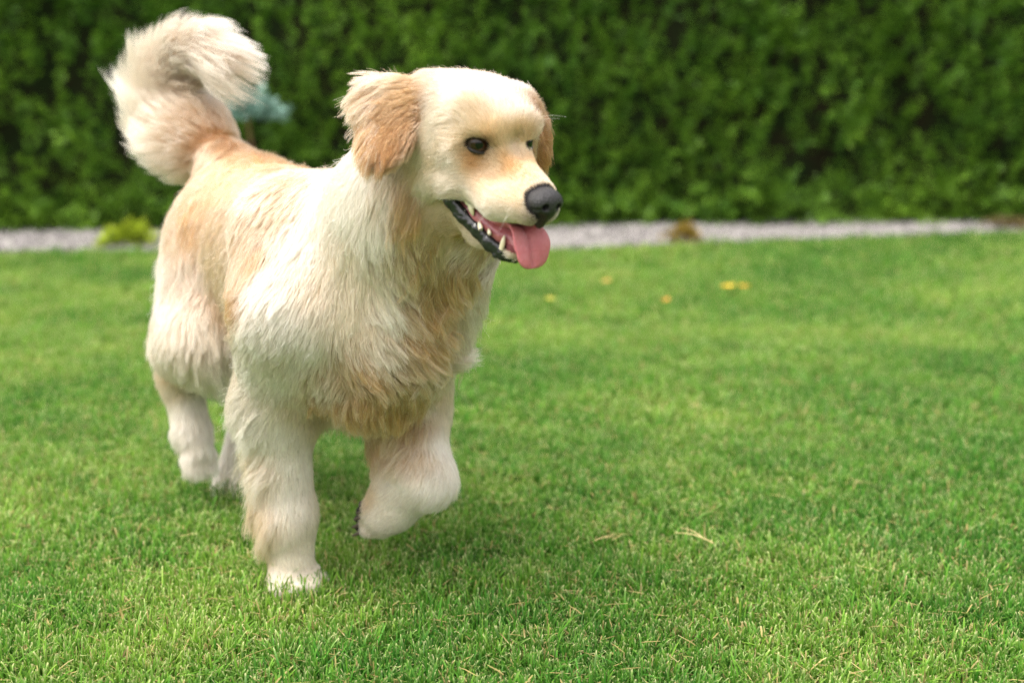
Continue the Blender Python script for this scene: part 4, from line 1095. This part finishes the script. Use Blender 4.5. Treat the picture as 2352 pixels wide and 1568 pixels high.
A0[feather, 0] *= np.where(rng.random(nL)[nl][feather] < 0.30, 1.0, 0.45)
PTS = grow(R0, N0, D0, A0, is_tail, tT, tu, tC)
for (ids, near), amt in zip(LOCKS[::-1], (0.28, 0.42)):
    lead = ids[near]
    off = R0 - R0[lead]
    amtv = np.where(headm_, amt * 0.40, np.where(earm, amt * 1.5, amt)) * np.clip(A0[:, 0] / 0.035, 0.12, 1.2) * np.clip(rng.normal(1, 0.3, NR), 0.1, 1.5)
    same = np.sum(N0 * N0[lead], 1) > 0.3
    amtv = amtv * np.where(is_tail, 0.6, 1.0)
    amtv = np.where(same & (np.linalg.norm(off, axis=1) < 0.02), amtv, 0)
    lp_ = PTS[lead].copy(); Ld = A0[lead, 0]
    for k in range(1, SEG):
        u = k / (SEG - 1); c = (np.clip(amtv, 0, 0.85) * u ** 1.3)[:, None]
        PTS[:, k] += c * (lp_[:, k] + off * 0.25 - PTS[:, k])
# stray hairs
stray = rng.random(NR) < np.where(is_tail, 0.004, 0.02)
for k in range(1, SEG): PTS[stray, k] += rng.normal(0, 1, (int(stray.sum()), 3)) * (np.minimum(A0[stray, 0], 0.05) * 0.09 * (k / (SEG - 1)) ** 2)[:, None] + N0[stray] * (np.minimum(A0[stray, 0], 0.05) * 0.18 * (k / (SEG - 1)) ** 1.5)[:, None]

# colour: broad patches of the coat and strand to strand variety
pt = noise1(R0, 28, 1)[:, None] * 0.10 + noise1(R0, 90, 2)[:, None] * 0.05
gold = np.array(PAL['O'])
ctr = np.clip((A0[:, 0:1] - 0.018) / 0.03, 0, 1) * 0.50 * np.clip((0.74 - C0[:, 0:1]) / 0.16, 0.12, 1) * np.where(is_tail[:, None], 0.0, 1)  # roots of long hair browned to paint the shade between locks
C0 = C0 * (1 - ctr) + np.array([0.34, 0.19, 0.085]) * ctr
C0 = C0 + (gold - C0) * np.clip(pt + rng.normal(0.03, 0.09, (NR, 1)), 0, 0.6)
C1 = C1 * (1 + rng.normal(0, 0.07, (NR, 1)) * (1 + 0.8 * np.abs(short_[:, None])))
C0 = C0 * np.clip(1 + rng.normal(-0.06, 0.12, (NR, 1)), 0.5, 1.15)
C1 = C1 + (gold - C1) * np.clip(pt * 0.8 + rng.normal(0, 0.05, (NR, 1)), 0, 0.5)
mot = (noise1(R0, 260, 31) * 0.5 + noise1(R0, 520, 32) * 0.4)[:, None]
C1 = C1 * (1 + 0.07 * mot); C0 = C0 * (1 + 0.10 * mot)
C0, C1 = np.clip(C0, 0.02, 0.92), np.clip(C1, 0.02, 0.94)

def hair_object(name, P, r_root, r_tip, mat, parent, cols=None):
    """Hair curves from an array strands x points x 3 (dog frame)."""
    n, k, _ = P.shape
    hc = bpy.data.hair_curves.new(name)
    hc.add_curves([k] * n)
    hc.position_data.foreach_set('vector', d2w(P.reshape(-1, 3)).astype(np.float32).ravel())
    rad = hc.attributes.get('radius') or hc.attributes.new('radius', 'FLOAT', 'POINT')
    u = np.linspace(0, 1, k)[None, :] ** 1.5
    rr = np.asarray(r_root).reshape(-1, 1) * (1 - u) + np.asarray(r_tip).reshape(-1, 1) * u
    rad.data.foreach_set('value', np.broadcast_to(rr, (n, k)).astype(np.float32).ravel())
    if cols is not None:
        for nm, c in cols.items():
            a = hc.attributes.new(nm, 'FLOAT_COLOR', 'CURVE')
            a.data.foreach_set('color', np.concatenate([c, np.ones((n, 1))], 1).astype(np.float32).ravel())
    hc.materials.append(mat)
    return place(name, hc, parent)

def fur_material(name):
    m, t, out = material(name)
    h = node(t, 'ShaderNodeBsdfHairPrincipled')
    h.model = 'CHIANG'; h.parametrization = 'COLOR'
    h.inputs['Roughness'].default_value = 0.42
    h.inputs['Radial Roughness'].default_value = 0.75
    h.inputs['Coat'].default_value = 0.0
    a, b_ = node(t, 'ShaderNodeAttribute', attribute_name='fur_root'), node(t, 'ShaderNodeAttribute', attribute_name='fur_tip')
    hi = node(t, 'ShaderNodeHairInfo')
    mx = node(t, 'ShaderNodeMix', data_type='RGBA')
    t.links.new(hi.outputs['Intercept'], mx.inputs[0])
    t.links.new(a.outputs['Color'], mx.inputs[6]); t.links.new(b_.outputs['Color'], mx.inputs[7])
    t.links.new(mx.outputs[2], h.inputs['Color'])
    df = node(t, 'ShaderNodeBsdfDiffuse')
    t.links.new(mx.outputs[2], df.inputs['Color'])
    ms = node(t, 'ShaderNodeMixShader'); ms.inputs[0].default_value = 0.35
    t.links.new(h.outputs[0], ms.inputs[1]); t.links.new(df.outputs[0], ms.inputs[2])
    t.links.new(ms.outputs[0], out.inputs[0])
    return m
fur_m = fur_material('fur')
rroot = np.where(headm, 0.00017, 0.00021)
coat = hair_object('coat', PTS, rroot, rroot * 0.35, fur_m, dog, dict(fur_root=C0, fur_tip=C1))

# whiskers
wp = []
for px, py, n_ in ((1190, 462, 3), (1165, 458, 3), (1140, 466, 2), (1120, 470, 1)):
    for _ in range(n_):
        P_, o_ = hit(px + rng.normal(0, 9), py + rng.normal(0, 7))
        if not o_[0]: continue
        nn = BODY.grad(P_)[0]
        dd = nn * 1.0 + (HROT.T @ np.array([0.10, 0, -0.25]))[:3] + rng.normal(0, 0.25, 3); dd /= np.linalg.norm(dd)
        L_ = rng.uniform(0.025, 0.055); c = [P_[0]]
        for k in range(1, SEG):
            c.append(c[-1] + dd * L_ / (SEG - 1)); dd = dd + np.array([0, 0, -0.045]) - (HROT.T @ np.array([0.10, 0, 0])); dd /= np.linalg.norm(dd)
        wp.append(c)
for q in (-1, 1):
    for _ in range(2):
        p_ = hd(0.045 + rng.normal(0, 0.004), 0.036 * q + rng.normal(0, 0.004), 0.002); p_ = p_ - BODY.grad(p_[None])[0] * BODY.sample(p_[None])[0]
        dd = BODY.grad(p_[None])[0] * 0.9 + np.array([0, 0, 0.35]) + rng.normal(0, 0.2, 3); dd /= np.linalg.norm(dd); c = [p_]
        L_ = rng.uniform(0.02, 0.04)
        for k in range(1, SEG): c.append(c[-1] + dd * L_ / (SEG - 1)); dd = dd + np.array([0, 0, -0.08]); dd /= np.linalg.norm(dd)
        wp.append(c)
wp = np.array(wp); ones = np.ones((len(wp), 1))
hair_object('whiskers', wp, np.full(len(wp), 0.00012), np.full(len(wp), 0.00004), fur_m, dog, dict(fur_root=ones * np.array([0.7, 0.6, 0.45]), fur_tip=ones * np.array([0.85, 0.78, 0.66])))

# ---- the skin under it carries the coat's colours; lips, nose and mouth their own
Nv = BODY.grad(V); _d, _a, sc0, sc1 = comb(V, Nv)
sc = (sc0 * 0.75 + sc1 * 0.25) * 0.85
td_, tu_, _t, _c = tail_near(V)
sc[(td_ < 0.06) & (tu_ > 0.9)] = np.array(PAL['C']) * 0.85
md = mouth_dist(V)
hV = (d2w(V) - HC) @ HM.T
sc[(md < 0.004) & above_lip(hV)] = (0.26, 0.08, 0.09)
sc[(hV[:, 0] > 0.085) & (np.abs(hV[:, 1]) < 0.016) & (hV[:, 2] > -0.132) & (hV[:, 2] < -0.100)] = (0.20, 0.06, 0.07)
sc[(((hV - [0.146, 0, -0.0600]) / [0.022, 0.021, 0.018]) ** 2).sum(1) < 1] = (0.02, 0.018, 0.02)
for k_, thr, colr in (('nose', 0.004, (0.02, 0.018, 0.02)), ('lip', 0.002, (0.02, 0.018, 0.02))):
    f = FIELDS[k_]; ins = np.all((V > f.lo) & (V < f.lo + f.h * (f.n - 1)), axis=1)
    sc[np.where(ins, f.sample(V), 1.0) < thr] = colr
for e_ in EYES:
    q = (V - e_) @ DM @ HM.T + ([0, 0, 0] if e_ is EYES[0] else [0, 0.006, 0])
    sc[(q[:, 0] ** 2 + q[:, 1] ** 2) / 0.0185 ** 2 + (q[:, 2] / 0.0125) ** 2 < 1] = (0.03, 0.02, 0.016)
skin_m, t_, o_ = material('dog_skin')
pr = node(t_, 'ShaderNodeBsdfPrincipled', Roughness=0.85); pr.inputs['Specular IOR Level'].default_value = 0.1
at_ = node(t_, 'ShaderNodeAttribute', attribute_name='skin')
t_.links.new(at_.outputs['Color'], pr.inputs['Base Color']); t_.links.new(pr.outputs[0], o_.inputs[0])
body = mesh('body', d2w(V), Q, skin_m, True, dog, dict(skin=sc))
